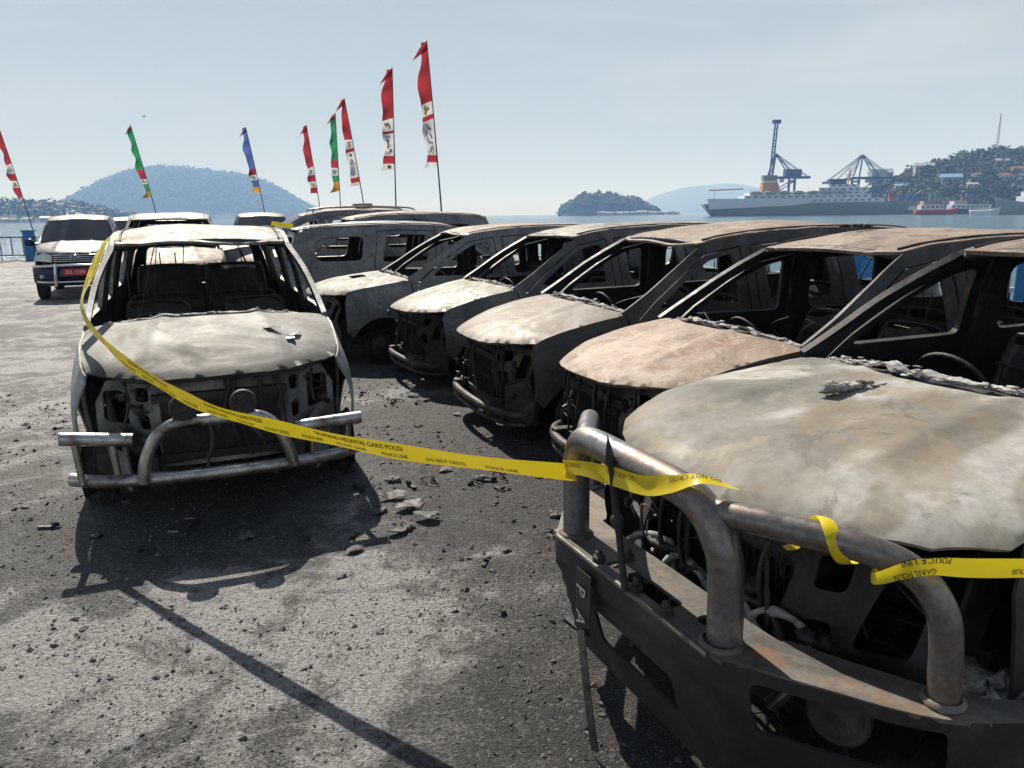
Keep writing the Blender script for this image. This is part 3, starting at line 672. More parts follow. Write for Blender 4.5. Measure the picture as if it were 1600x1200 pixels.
def ferry():
    D = 585; x = (1254 - 800)/FPX*D; root = empty('passenger_ship', (x, D, SEA), R(-1), 'white passenger ship with grey hull and orange funnel moored under the cranes', 'ship')
    V, F = hull(146, 21, 9.0, 9.6); MB().add(V, F, True).build('hull', M['hull_g'], root)
    s_ = MB(); V2 = [(vx, vy*1.006 , vz) for vx, vy, vz in hull(146, 21, 12, 12)[0]]
    u = MB()
    u.grid(lambda a_, z: (-76 + a_*(74 if z > .0 else 60) + (-1.5)*z, -10.62 - .02*z, 7.2 + (12.6-7.2)*z - (1-z)*2.2*(1-a_)), 20, 3).build('white_topside', M['hull_w'], root)
    for k, (x0, x1, z0, z1, w_) in enumerate([(-72, 52, 9.2, 12.0, 19.6), (-50, 42, 12, 14.6, 18), (-46, 38, 14.6, 17.0, 16), (4, 40, 17.0, 19.8, 17), (12, 34, 19.8, 22.0, 13)]):
        MB().box(((x0+x1)/2, 0, (z0+z1)/2), (x1-x0, w_, z1-z0)).build('deck', M['hull_w'], root)
        if k >= 0:
            for q_ in range(int((x1-x0)/5)): MB().box((x0 + 3 + q_*5, -w_/2 - .04, z0 + 1.5), (2.4, .1, .9)).build('window', M['win'], root)
    for q_ in range(7):
        l = MB(); l.lump((-42 + q_*10.5, -9.2, 16.6), 1.5, q_, .05, 1, 10, 6, (2.6, .9, .9)); l.build('lifeboat', M['wall_c'], root)
        MB().beam((-46 + q_*10.5, -9.4, 13), (-46 + q_*10.5, -9.4, 18.6), .5).build('davit', M['hull_w'], root)
    fu = MB(); fu.add([(-36, -3.5, 17), (-22, -3.5, 17), (-22, 3.5, 17), (-36, 3.5, 17), (-35, -3, 26), (-25, -3, 26), (-25, 3, 26), (-35, 3, 26)], [(0,1,5,4),(1,2,6,5),(2,3,7,6),(3,0,4,7),(4,5,6,7)], False); f_ = fu.build('funnel', M['orange'], root)
    MB().box((-30, 0, 27.6), (10, 6.2, 3.2)).build('funnel_cap', M['hull_g'], f_); MB().box((-30, 0, 24.4), (11.2, 6.6, 1.0)).build('funnel_band', M['hull_w'], f_)
    ms = MB(); ms.beam((28, 0, 20), (29, 0, 34), .7); ms.beam((26, 0, 29), (32, 0, 29), .5); ms.beam((31, 0, 20), (29, 0, 30), .5); ms.build('mast', M['orange'], root)
    MB().box((20, 0, 24), (12, 6, 4)).build('radar_house', M['crane'], root)
    MB().beam((-75, -4, 18.8), (-50, -4, 19.6), .9).build('derrick', M['orange'], root); MB().beam((-71, -4, 9), (-71, -4, 19), .6).build('derrick_post', M['hull_w'], root)
ferry()
def boat(px, D, Ln, hcol, decks, label, funnel=None, rz=0., mast=True, h=3.):
    x = (px - 800)/FPX*D; root = empty('moored_boat', (x, D, SEA), rz, label, 'boat', None)
    V, F = hull(Ln, Ln*.24, h, h*1.5, n=16); MB().add(V, F, True).build('hull', hcol, root)
    for (x0, x1, z0, z1, mat) in decks:
        MB().box(((x0+x1)/2*Ln, 0, (z0+z1)/2), ((x1-x0)*Ln, Ln*.17, z1-z0)).build('deckhouse', mat, root)
        for k in range(5): MB().box(((x0 + (x1-x0)*(k+.5)/5)*Ln, -Ln*.085 - .04, (z0+z1)/2 + .2), ((x1-x0)*Ln*.1, .08, (z1-z0)*.35)).build('window', M['win'], root)
    if mast: MB().beam((-.1*Ln, 0, h), (-.08*Ln, 0, h + Ln*.38), .25).build('mast', M['lattice'], root)
    if funnel: MB().lathe([(1.6, 0), (1.6, 5), (1.7, 5), (1.7, 7), (.01, 7)], (-.2*Ln, 0, h+3), (0, 0, 1), 14).build('funnel', funnel[0], root); MB().lathe([(2.3, 0), (2.3, 1.8), (.01, 1.9)], (-.2*Ln, 0, h+10), (0, 0, 1), 14).build('funnel_cap', funnel[1], root)
    return root
redh = plain('red_boat_paint', (.34, .06, .05), .55); dkh = plain('dark_boat_paint', (.07, .08, .10), .55); gyh = plain('grey_boat_paint', (.30, .32, .32), .55)
boat(1452, 480, 26, redh, [(-.45, .1, 3, 6, M['hull_w']), (-.4, -.05, 6, 8.3, M['wall_c'])], 'red hulled boat with white deckhouse off the port', rz=R(3))
boat(1492, 520, 30, dkh, [(-.35, .2, 3, 6.2, M['hull_w']), (-.3, 0, 6.2, 8.5, M['hull_w'])], 'dark hulled boat moored behind the red one', rz=R(6), h=3.4)
boat(1525, 400, 14, M['hull_w'], [(-.3, .15, 3, 5.4, M['hull_w']), (-.2, .05, 5.4, 7, M['wall_c'])], 'small white patrol boat seen nearly bow on', rz=R(-60), h=2.6)
boat(1603, 420, 46, gyh, [(-.3, .2, 6, 9.5, M['hull_w']), (-.15, .15, 9.5, 12, M['hull_w'])], 'grey cargo ship with blue capped white funnel', funnel=(M['hull_w'], plain('blue_funnel_cap', (.04, .12, .42), .5)), rz=R(184), h=6)
boat(1415, 600, 28, dkh, [(-.3, .2, 3, 6, M['hull_w'])], 'dark tug lying beside the container quay', rz=R(180))

# ------------------------------------------------------------------ haze over the bay
hm = bpy.data.materials.new('sea_haze'); hm.use_nodes = True; n = hm.node_tree; n.nodes.clear()
pv = n.nodes.new('ShaderNodeVolumePrincipled'); pv.inputs['Color'].default_value = (.36, .58, 1, 1); pv.inputs['Absorption Color'].default_value = (1, 1, 1, 1); pv.inputs['Density'].default_value = .00031; pv.inputs['Anisotropy'].default_value = 0
mo = n.nodes.new('ShaderNodeOutputMaterial'); n.links.new(pv.outputs[0], mo.inputs['Volume'])
MB().box((0, 11900, 153), (29000, 25000, 314)).build('haze', hm, label='pale haze lying over the bay and the far hills', cat='haze', kind='stuff')

# ------------------------------------------------------------------ vehicles
# body coordinates: s = metres back from the nose, y = left, z = up, before the sag of burnt tyres and springs
MPV_HOOD = [(.165, 0), (.168, .14), (.185, .27), (.22, .38), (.30, .50), (.40, .625), (.48, .70), (.6, .728), (.8, .745), (1.0, .752), (1.2, .757)]
SUV_HOOD = [(.08, 0), (.085, .16), (.12, .34), (.20, .50), (.32, .66), (.44, .755), (.6, .785), (.8, .79), (1.0, .785), (1.2, .77)]
class Body:
    def __init__(b, kind='mpv', drop=.17, smap=None, zmap=None, ysc=1.0):
        b.kind = kind; b.drop = drop; b.ysc = ysc; b.sag = .03
        b.hood = MPV_HOOD if kind == 'mpv' else SUV_HOOD
        b.smap = smap; b.zmap = zmap
        b.sf = curve([(y, s) for s, y in b.hood[:7 if kind == 'mpv' else 6]])
        b.ye = curve([(s, y) for s, y in b.hood[4:]])
        b.zh = curve([(.0, .935), (.10, .97), (.2, 1.003), (.35, 1.042), (.6, 1.108), (.9, 1.175), (1.1, 1.205), (1.3, 1.225)] if kind == 'mpv' else
                     [(.0, .995), (.10, 1.03), (.25, 1.07), (.5, 1.118), (.8, 1.155), (1.1, 1.185), (1.3, 1.2)])
        b.zr = curve([(1.88, 1.668), (1.95, 1.685), (2.2, 1.73), (2.6, 1.765), (3.1, 1.775), (3.7, 1.762), (4.1, 1.738), (4.38, 1.69)])
        b.yr = curve([(1.9, .60), (2.5, .622), (3.5, .612), (4.1, .585), (4.38, .55)])
        b.wm = curve([(.2, .66), (.4, .77), (.6, .815), (.9, .845), (1.3, .852), (3.8, .852), (4.3, .83), (4.55, .77)] if kind == 'mpv' else
                     [(.2, .70), (.4, .80), (.6, .84), (.9, .862), (1.3, .862), (3.8, .86), (4.3, .84), (4.55, .79)])
        b.zbd = curve([(1.2, 1.16), (1.6, 1.125), (2.5, 1.115), (4.5, 1.14)])
    def hoodz(b, s, y):
        d = s - b.sf(abs(y)); nose = (.022 if b.kind == 'mpv' else .034) * math.exp(-max(d, 0) / .05) + .02 * math.exp(-max(d, 0) / .2)
        rid = .014 * math.exp(-((abs(y) - .40 + .10*s) / .045) ** 2) * min(1, max(0, d / .3))
        return b.zh(s) - (.078 if b.kind == 'mpv' else .062) * (abs(y) / .75) ** 2.2 - nose + rid
    def zb(b, s):
        if s < 1.2: return b.hoodz(max(s, .36), b.ye(max(s, .36))) - .006
        t = min(1, (s - 1.2) / .4); t = t*t*(3-2*t)
        return (b.hoodz(1.2, b.ye(1.2)) - .006) * (1 - t) + b.zbd(s) * t
    def yb(b, s):
        if s < 1.2: return b.ye(max(s, .36)) + .012
        t = min(1, (s - 1.2) / .5); return (b.ye(1.2) + .012) * (1-t) + (b.wm(s) - .055) * t
    def Y(b, s, z):
        zb, yb, wm = b.zb(s), b.yb(s), b.wm(s)
        if z > zb:
            zt = b.zr(max(s, 1.95)) - .055; u = min(1.05, max(0, (z - zb) / max(.05, zt - zb)))
            yt = b.yr(s) + .028
            return yb + (yt - yb) * u + .03 * math.sin(math.pi * min(u, 1)) * (.4 + .6*u)
        if z > .70: return wm - (wm - yb) * ((z - .70) / max(.05, zb - .70)) ** 2
        return wm - .05 * ((.70 - z) / .45) ** 2
    def roofz(b, s, y):
        d = s - 1.9; return b.zr(s) - .05 * (abs(y) / .62) ** 2.6 - .012 * math.exp(-max(d, 0) / .03)
    def P(b, s, y, z):
        if b.smap: s = float(np.interp(s, *b.smap))
        if b.zmap: z = float(np.interp(z, *b.zmap))
        return Vector((-s, y * b.ysc, z - b.drop))
def arc(cs, cz, r, a0, a1, n=12): return [(cs + r*math.cos(R(a0 + (a1-a0)*k/n)), cz + r*math.sin(R(a0 + (a1-a0)*k/n))) for k in range(n+1)]
FD = [(1.30, .36), (1.27, .9), (1.29, 1.10), (1.45, 1.235), (1.72, 1.42), (1.96, 1.555), (2.28, 1.61), (2.345, 1.1), (2.35, .36)]
FW = rounded([(1.47, 1.17), (1.62, 1.28), (1.82, 1.42), (2.0, 1.515), (2.20, 1.555), (2.245, 1.165)], .05, 3)
RD = [(2.43, .36), (2.425, 1.1), (2.37, 1.615), (2.9, 1.64), (3.24, 1.63), (3.32, 1.1), (3.2, .74), (3.12, .5), (3.06, .36)]
RW = rounded([(2.53, 1.17), (2.485, 1.555), (2.9, 1.575), (3.11, 1.565), (3.19, 1.17)], .06, 3)
QW = rounded([(3.48, 1.2), (3.43, 1.555), (3.98, 1.54), (4.13, 1.45), (4.12, 1.24), (4.04, 1.2)], .08, 3)
def side_outline(b):
    o = [(1.27, .27), (3.22, .27)] + arc(3.60, .33, .37, 180, 0) + [(4.44, .36), (4.52, .6), (4.52, 1.0), (4.46, 1.25), (4.36, 1.56)]
    o += [(s, b.zr(s) - .054) for s in np.linspace(4.33, 1.97, 22)]
    o += [(1.80, 1.545), (1.60, 1.425), (1.40, 1.295), (1.24, 1.20), (1.17, 1.16), (1.215, 1.1), (1.245, .9), (1.26, .5)]
    return o
def fender_outline(b):
    top = [(s, b.zb(s)) for s in np.linspace(1.17, .46, 10)]
    return [(1.24, .30), (1.235, .9), (1.20, 1.11)] + top + [(.43, .90), (.43, .78), (.435, .66), (.43, .57), (.50, .50)] + arc(.86, .34, .38, 148, 8)
def wheel(b, root, s, sd, mat, burned, mrim, wz=None, tyre=None):
    y = sd * .74; c = b.P(s, y, .33); c.z = .205 if burned else .325
    ax = (0, sd, 0); m = MB()
    m.lathe([(.205, -.09), (.195, -.085), (.18, -.06), (.18, .05), (.195, .075), (.205, .08), (.20, .084), (.185, .06)], c, ax, 24)
    m.lathe([(.18, .0), (.15, .03), (.09, .045), (.06, .05), (.055, .075), (0.001, .078)], c, ax, 24)
    for k in range(5):
        a = 2*math.pi*k/5; m.lathe([(.012, .05), (.012, .07), (.001, .071)], c + Vector((math.cos(a)*.055, 0, math.sin(a)*.055))*1.1, ax, 6)
    wl = m.build('wheel', mrim, root)
    if burned:
        t = MB()
        for k in range(4):
            rr = .21 + .022*k; off = Vector((random.uniform(-.02, .02), sd*random.uniform(-.07, .08), -.0))
            path = [c + off + Vector((rr*math.cos(a)*1.03, sd*.01*math.sin(3*a + k), max(-c.z + .012, rr*math.sin(a)*.96 - .01*k)))
                    for a in np.linspace(0, 2*math.pi, 30)[:-1]]
            t.tube(path, .0035, 4, closed=True)
        t.build('tyre_wire', M['seat'], wl)
    else:
        t = MB(); t.lathe([(.205, -.09), (.26, -.105), (.305, -.10), (.325, -.07), (.325, .07), (.305, .10), (.26, .105), (.205, .08)], c, ax, 28)
        t.build('tyre', M['rubber'], wl)
def seat_frame(b, root, s, y, wd, mat, seed, top=1.17):
    m = MB(); P = b.P; h = wd/2
    hoop = smooth_path([P(s+.02, y-h, .50), P(s+.08, y-h, .8), P(s+.17, y-h*.92, top-.06), P(s+.19, y-h*.6, top), P(s+.19, y+h*.6, top), P(s+.17, y+h*.92, top-.06), P(s+.08, y+h, .8), P(s+.02, y+h, .50)], 5)
    m.tube(hoop, .017, 8)
    for k, z in enumerate((.62, .76, .9, 1.03)):
        m.tube([P(s+.04+.1*(z-.5), y-h*.95, z), P(s+.05+.1*(z-.5), y, z-.02), P(s+.04+.1*(z-.5), y+h*.95, z)], .006, 5)
    m.sheet([(-h*.95, .54), (h*.95, .54), (h*.92, top-.06), (h*.3, top-.03 + .03*math.sin(seed)), (-h*.4, top-.05), (-h*.9, top-.04)], [], lambda a, z: P(s+.055+.16*(z-.5), y+a, z), .09, .006, (1, 0, 0), .02, 6, seed)
    for q in ((-.07, .07) if wd < .7 else (-h+.15, -h+.3, h-.3, h-.15)): m.tube([P(s+.19, y+q, top), P(s+.21, y+q, top+.13)], .006, 5)
    sf = m.build('seat', mat, root)
    q = MB()
    q.sheet(rounded([(s-.42, -h), (s, -h), (s, h), (s-.42, h)], .06), [], lambda a, c: P(a, y+c, .50 + .05*math.cos((a-s)*7)), .1, .02, (0, 0, 1), .02, 7, seed+3)
    for yy in (-h*.8, h*.8): q.beam(P(s-.4, y+yy, .34), P(s+.02, y+yy, .34), .03, .05); q.beam(P(s-.3, y+yy, .22), P(s-.3, y+yy, .5), .03); q.beam(P(s, y+yy, .22), P(s, y+yy, .5), .03)
    q.build('seat_base', mat, sf)
def car_shell(b, root, mt, burned=True, hood_hole=None, seed=0, doors=True, interior=True, top3=1.13):
    P = b.P; wob = .010 if burned else 0.0
    # hood
    half = b.hood[:-1] + [(1.195, .754 if b.kind == 'mpv' else .765)]
    rear = [(1.17, .64), (1.10, .48), (1.045, .3), (1.02, .12)]
    ol = half + rear + [(1.015, 0)] + [(s, -y) for s, y in rear[::-1]] + [(s, -y) for s, y in half[::-1][:-1]]
    hp = MB().sheet(ol, [hood_hole] if hood_hole else [], lambda s, y: P(s, y, b.hoodz(s, y) + (.0035*noise.noise((s*7, y*7, seed*1.7)) + .0015*noise.noise((s*19, y*19, seed)) if burned else 0)), .036, .016, (0, 0, 1), wob*.5, 1.7, seed).build('hood', [mt['hood'], M['inner']], root)
    # roof
    rh = [(1.885, 0), (1.888, .2), (1.905, .42), (1.945, .565), (1.99, .603)] + [(s, b.yr(s) - .002) for s in np.linspace(2.2, 4.2, 9)] + [(4.34, .53), (4.39, .42), (4.41, 0)]
    ol = rh + [(s, -y) for s, y in rh[::-1][1:-1]]
    MB().sheet(ol, [], lambda s, y: P(s, y, b.roofz(s, y) + (.006*noise.noise((s*5, y*5, seed*1.3)) - b.sag*max(0, .35 + noise.noise((s*1.1, y*1.4, seed*2.1)))*(1 - (abs(y)/.64)**2) if burned else 0)), .07, .02, (0, 0, 1), wob*1.2, 2.2, seed+1).build('roof', [mt['roof'], M['inner']], root)
    hd = MB()
    for u, z in ((0, -.03), (.05, -.045)):
        hd.tube(smooth_path([P(1.93+u + .05*(abs(y)/.58)**3, y, b.roofz(1.95, y) + z) for y in np.linspace(-.58, .58, 9)], 2), .02 - .006*(u > 0), 6)
    hd.build('roof_header', mt['trim'], root)
    for sd in (1, -1):
        sp = lambda s, z, sd=sd: P(s, sd * b.Y(s, z), z)
        MB().sheet(side_outline(b), [FD, RD, QW] if doors else [FW, RW, QW], sp, .085, .034, (0, sd, 0), wob*.6, 2.5, seed+2).build('body_side', [mt['side'], M['inner']], root)
        MB().sheet(fender_outline(b), [], sp, .06, .012, (0, sd, 0), wob, 3, seed+3+sd).build('fender', [mt['fender'], M['inner']], root)
        MB().tube([P(s, sd * (b.yr(s) - .045), b.roofz(s, b.yr(s) - .045) + .004) for s in np.linspace(2.0, 4.25, 16)], .007, 5).build('roof_moulding', mt['trim'], root)
        if doors:
            shr = lambda poly, k=.012: [(s + (k if s < cx else -k), z + (k if z < .95 else -k)) for (s, z) in poly for cx in (sum(p[0] for p in poly)/len(poly),)]
            for nm, D, Wn in (('front', FD, FW), ('rear', RD, RW)):
                d = MB().sheet(shr(D), [Wn], sp, .08, .03, (0, sd, 0), wob*.6, 2.5, seed+5).build('door', [mt['door'], M['inner']], root)
                cx = max(p[0] for p in D) - .16
                h = MB(); h.tube(smooth_path([sp(cx-.1, .95) + Vector((0, sd*.0, 0)), sp(cx-.07, .955) + Vector((0, sd*.03, 0)), sp(cx+.05, .955) + Vector((0, sd*.03, 0)), sp(cx+.08, .95)], 4), .011, 6)
                h.build('handle', mt['trim'], d)
                if not burned: MB().sheet(Wn, [], lambda s, z, sd=sd: P(s, sd*(b.Y(s, z) - .012), z), .12, .005, (0, sd, 0)).build('window', M['glass'], d)
        if not burned: MB().sheet(QW, [], lambda s, z, sd=sd: P(s, sd*(b.Y(s, z) - .012), z), .12, .005, (0, sd, 0)).build('quarter_window', M['glass'], root)
        # inner wing under the hood
        MB().sheet([(.42, .62), (1.18, .5), (1.18, 1.08), (.9, 1.04), (.5, .93)], [rounded([(.52, .68), (.8, .64), (.82, .84), (.58, .82)], .05)], lambda s, z, sd=sd: P(s, sd*(min(b.yb(s), .74) - .13 - .03*math.sin(s*9)), z), .09, .012, (0, sd, 0), .012, 5, seed).build('inner_wing', M['inner'], root)
        for s in (.86, 3.60): wheel(b, root, s, sd, None, burned, M['char'] if burned else M['chrome'])
        # arch liner: dark sheet above the wheel
        for s, yy in ((.86, .70), (3.60, .74)):
            MB().grid(lambda u, v, s=s, sd=sd, yy=yy: P(s + .39*math.cos(math.pi*u), sd*(yy - .32*(1-v)), .33 + .39*math.sin(math.pi*u)), 10, 1).build('wheel_arch', M['inner'], root)
    # tailgate
    ts = lambda z, y: 4.53 - .02*max(0, z-1)**1 - .30*max(0, z-1.12)**1.25 - .05*(y/.7)**2
    zz = np.linspace(.42, 1.62, 9)
    ol = [(b.Y(4.46, z) - .035, z) for z in zz] + [(-(b.Y(4.46, z) - .035), z) for z in zz[::-1]]
    hole = rounded([(-.57, 1.15), (.57, 1.15), (.50, 1.55), (-.50, 1.55)], .06)
    tg = MB().sheet(ol, [hole], lambda y, z: P(ts(z, y), y, z), .1, .03, (-1, 0, 0), wob, 2.5, seed+8).build('tailgate', [mt['side'], M['inner']], root)
    if not burned: MB().sheet(hole, [], lambda y, z: P(ts(z, y)-.01, y, z), .15, .005, (-1, 0, 0)).build('rear_window', M['glass'], tg)
    # floor, firewall, sills
    fl = MB(); fl.box(P(2.85, 0, .28), (3.3, 1.48, .05)); fl.beam(P(.25, .40, .42), P(4.4, .45, .34), .07, .11); fl.beam(P(.25, -.40, .42), P(4.4, -.45, .34), .07, .11)
    fl.build('floor_pan', M['inner'], root)
    MB().sheet([(-.70, .3), (.70, .3), (.70, 1.08), (.4, 1.12), (-.4, 1.12), (-.70, 1.08)], [rounded([(-.2, .7), (-.08, .7), (-.08, .85), (-.2, .85)], .03)], lambda y, z: P(1.22 - .05*math.cos(y*3), y, z), .12, .02, (1, 0, 0), .02, 4, seed).build('firewall', M['inner'], root)
    if not interior: return hp
    rg = random.Random(seed)
    ds = MB(); ds.tube(smooth_path([P(1.42, -.68, .93), P(1.40, -.3, .96), P(1.40, .3, .95), P(1.42, .68, .93)], 4), .03, 8)
    for y in (-.5, -.12, .12, .5): ds.beam(P(1.40, y, .93), P(1.28, y, .62), .03, .04)
    ds.sheet(rounded([(-.62, .70), (.62, .70), (.64, .98), (.2, 1.02), (-.1, .99), (-.64, 1.0)], .05), [rounded([(-.1, .74), (.12, .74), (.12, .9), (-.1, .9)], .02), rounded([(.25, .76), (.55, .76), (.55, .88), (.25, .88)], .02)], lambda y, z: P(1.47 - .3*(z-.7)**2, y, z), .09, .012, (1, 0, 0), .025, 5, seed)
    ds.build('dashboard', M['inner'] if burned else M['black'], root)
    sw = MB(); c = P(1.66, -.36, 1.0); tl = Matrix.Rotation(R(24), 3, 'Y')
    ring = [c + tl @ Vector((0, .185*math.cos(a), .185*math.sin(a))) for a in np.linspace(0, 2*math.pi, 29)[:-1]]
    sw.tube(ring, .011, 7, closed=True)
    for a in (R(20), R(160), R(270)): sw.tube([c, c + tl @ Vector((0, .185*math.cos(a), .185*math.sin(a)))], .009, 6)
    sw.lump(c, .035, seed); sw.tube([c, P(1.35, -.36, .86)], .022, 8)
    sw.build('steering_wheel', M['seat'] if burned else M['black'], root)
    sm = M['seat'] if burned else M['black']
    for y in (-.37, .37): seat_frame(b, root, 2.22, y, .48, sm, seed + y)
    for y in (-.33, .33): seat_frame(b, root, 3.05, y, .62, sm, seed + y + 3, 1.15)
    for y in (-.31, .31): seat_frame(b, root, 3.85, y, .58, sm, seed + y + 5, top3)
    if burned:
        for s in (2.36, 3.34):
            for sd in (1, -1): MB().sheet([(s-.055, .3), (s+.055, .3), (s+.045, 1.1), (s+.02, 1.6), (s-.035, 1.6), (s-.055, 1.1)], [], lambda a, z, sd=sd: P(a, sd*(b.Y(a, z) - .06), z), .15, .03, (0, -sd, 0)).build('centre_pillar', M['inner'], root)
        for k in range(9):
            wr = MB()
            y0 = rg.uniform(-.6, .6); s0 = rg.uniform(1.4, 4.0)
            wr.tube(smooth_path([P(s0 + rg.uniform(-.2, .2), y0 + rg.uniform(-.15, .15), z) for z in (b.zr(max(2.0, s0)) - .08 if s0 > 1.95 else 1.2, 1.1, .9, .6)], 5), .004, 4)
            wr.build('hanging_wire', M['seat'], root)
        rb = MB()
        for k in range(46): rb.lump(P(rg.uniform(1.5, 4.2), rg.uniform(-.65, .65), rg.uniform(.3, .36)), rg.uniform(.03, .11), k + seed, .7, 2.6, 7, 5, (1, 1, .5))
        rb.build('burnt_rubble', M['char'], root, kind='stuff')
    return hp
def cowl_ash(b, root, seed, amt=1.):
    """crumbled windscreen and scuttle ash along the base of the glass opening"""
    P = b.P; rg = random.Random(seed)
    m = MB(); ln = [(1.035 + .19*(abs(y)/.72)**2.0, y) for y in np.linspace(-.72, .72, 13)]
    m.sheet([(s - .03, y) for s, y in ln] + [(s + .15, y) for s, y in ln[::-1]], [], lambda s, y: P(s, y, b.hoodz(min(s, 1.2), y) - .045), .07, .02, (0, 0, 1), .015, 9, seed)
    m.build('cowl_panel', M['char'], root)
    a = MB(); ys = np.linspace(-.68, .68, 60); lo = []; hi = []
    for y in ys:
        s = 1.135 + .125*(abs(y)/.72)**2; lo.append((s - .022 - .022*noise.noise((y*11, seed, 5)), y)); hi.append((s + .03 + .022*noise.noise((y*9, seed, 8)), y))
    a.sheet(lo + hi[::-1], [], lambda s, y: P(s, y, b.hoodz(1.15, y) - .010 + .011*amt*noise.noise((y*12, s*18, seed)) + .006*amt*noise.noise((y*43, s*60, seed))), .014, .012, (0, 0, 1))
    for k in range(int(70*amt)):
        y = rg.uniform(-.68, .68); a.lump(P(1.135 + .125*(abs(y)/.72)**2 + rg.uniform(-.05, .045), y, b.hoodz(1.12, y) + rg.uniform(-.02, .004)), rg.uniform(.004, .011), k, .9, 3, 6, 4, (1.3, 2.2, .45))
    a.build('windscreen_ash', M['ash'], root)
def burnt_front(b, root, seed, mats=None, beam=True, tall=True):
    """radiator panel, crash beam, chassis horns and engine left bare where grille and bumper burnt off"""
    P = b.P; rg = random.Random(seed)
    hole = lambda y, z, w_, h_, r=.02: rounded([(y-w_/2, z-h_/2), (y+w_/2, z-h_/2), (y+w_/2, z+h_/2), (y-w_/2, z+h_/2)], r)
    zf = lambda y: b.hoodz(b.sf(min(abs(y), .5)) + .04, y) - .06
    ol = [(-.66, .56), (-.62, .42), (.62, .42), (.66, .56), (.67, .80), (.60, .92)] + [(y, zf(y)) for y in (.5, .3, 0, -.3, -.5)] + [(-.60, .92), (-.67, .80)]
    m = MB().sheet(ol, [hole(0, .66, .66, .38, .04), hole(.42, .84, .07, .08), hole(-.42, .84, .07, .08), hole(.42, .68, .06, .1), hole(-.42, .68, .06, .1), hole(.40, .51, .1, .07), hole(-.40, .51, .1, .07),
                    rounded([(.49, .66), (.63, .70), (.63, .86), (.52, .86)], .03), rounded([(-.49, .66), (-.63, .70), (-.63, .86), (-.52, .86)], .03)],
                   lambda y, z: P(b.sf(min(abs(y), .5)) + .10 + .25*max(0, abs(y)-.40) + .03*math.sin(z*16), y, z), .05, .02, (1, 0, 0), .02, 7, seed)
    m.build('radiator_panel', mats or M['char'], root)
    r = MB()
    r.box(P(.33, 0, .64), (.05, .68, .42))
    for k in range(22): r.box(P(.30, -.33 + .66*k/21, .64), (.012, .006, .41))
    for z in (.47, .82): r.box(P(.32, 0, z), (.09, .74, .045))
    r.build('radiator', M['inner'], root)
    e = MB()
    e.box(P(.72, .02, .78), (.5, .46, .34), Matrix.Rotation(.1, 3, 'Z'), .04); e.box(P(.70, .02, .97), (.4, .26, .08), None, .02); e.box(P(.62, .45, .78), (.25, .2, .2), None, .02)
    for k in range(14): e.lump(P(rg.uniform(.4, 1.05), rg.uniform(-.5, .5), rg.uniform(.6, .93)), rg.uniform(.03, .08), k+seed, .6, 2, 7, 5)
    for sd in (1, -1): e.lathe([(.16, 0), (.15, .08), (.09, .12), (.02, .13)], P(.88, sd*.52, .88), (0, 0, 1), 14)
    e.build('engine', M['inner'], root)
    for sd in (1, -1):
        MB().box(P(.32, sd*.40, .45), (.26, .08, .12), None, .01).build('chassis_horn', M['char'], root)
        MB().sheet([(.30, .30), (.52, .34), (.50, .60), (.44, .68), (.30, .62)], [], lambda s, z, sd=sd: P(s, sd*(.50 + .62*(s-.28)), z), .05, .012, (0, sd, 0), .03, 6, seed).build('bumper_bracket', mats or M['char'], root)
    if beam:
        c = MB(); path = smooth_path([P(.40, -.66, .47), P(.28, -.58, .46), P(.19, -.35, .46), P(.165, 0, .46), P(.19, .35, .45), P(.28, .58, .43), P(.40, .66, .42)], 5)
        c.tube(path, .03, 8); c.tube([p + Vector((.0, 0, -.075)) for p in path], .018, 6)
        for p_ in path[::4]: c.beam(p_, p_ + Vector((0, 0, -.075)), .02)
        c.build('crash_beam', mats or M['char'], root)
    for k in range(8):
        d = MB(); y = rg.uniform(-.55, .55); s = b.sf(min(abs(y), .5)) + .05
        d.tube(smooth_path([P(s + .02, y, .93), P(s + rg.uniform(-.02, .04), y + rg.uniform(-.04, .04), .80), P(s + rg.uniform(-.02, .05), y + rg.uniform(-.06, .06), rg.uniform(.45, .72))], 5), [.009 + .006*noise.noise((k*3.1, q*.7, seed)) for q in range(11)], 5)
        d.build('melted_strip', M['char'], root)
    wt = MB()    # burnt loom hanging through the engine bay
    for k in range(34):
        y0 = rg.uniform(-.6, .6); s0 = b.sf(min(abs(y0), .6)) + rg.uniform(.06, .35); q0 = Vector((s0, y0, rg.uniform(.5, .9))); pp = []
        for _ in range(5):
            pp.append(P(*q0)); q0 = q0 + Vector((rg.uniform(-.04, .05), rg.uniform(-.12, .12), rg.uniform(-.11, .07)))
        wt.tube(smooth_path(pp, 4), rg.choice((.003, .004, .006)), 4)
    for k in range(26): wt.lump(P(b.sf(.3) + rg.uniform(.05, .3), rg.uniform(-.6, .6), rg.uniform(.42, .85)), rg.uniform(.012, .035), k + seed*3, .9, 3, 6, 5)
    wt.build('wiring_tangle', M['seat'], root, kind='stuff')
    ed = MB()    # curled inner lip under the nose of the hood
    ed.tube([P(b.sf(abs(y)) + .025, y, b.hoodz(b.sf(abs(y)) + .02, y) - .03 + .008*noise.noise((y*16, seed, 0))) for y in np.linspace(-.5, .5, 40)], [.012 + .006*noise.noise((y*22, seed, 4)) for y in np.linspace(-.5, .5, 40)], 6)
    ed.build('hood_lip', M['char'], root)
def pose(x, y, deg): return (x, y, 0), R(deg)
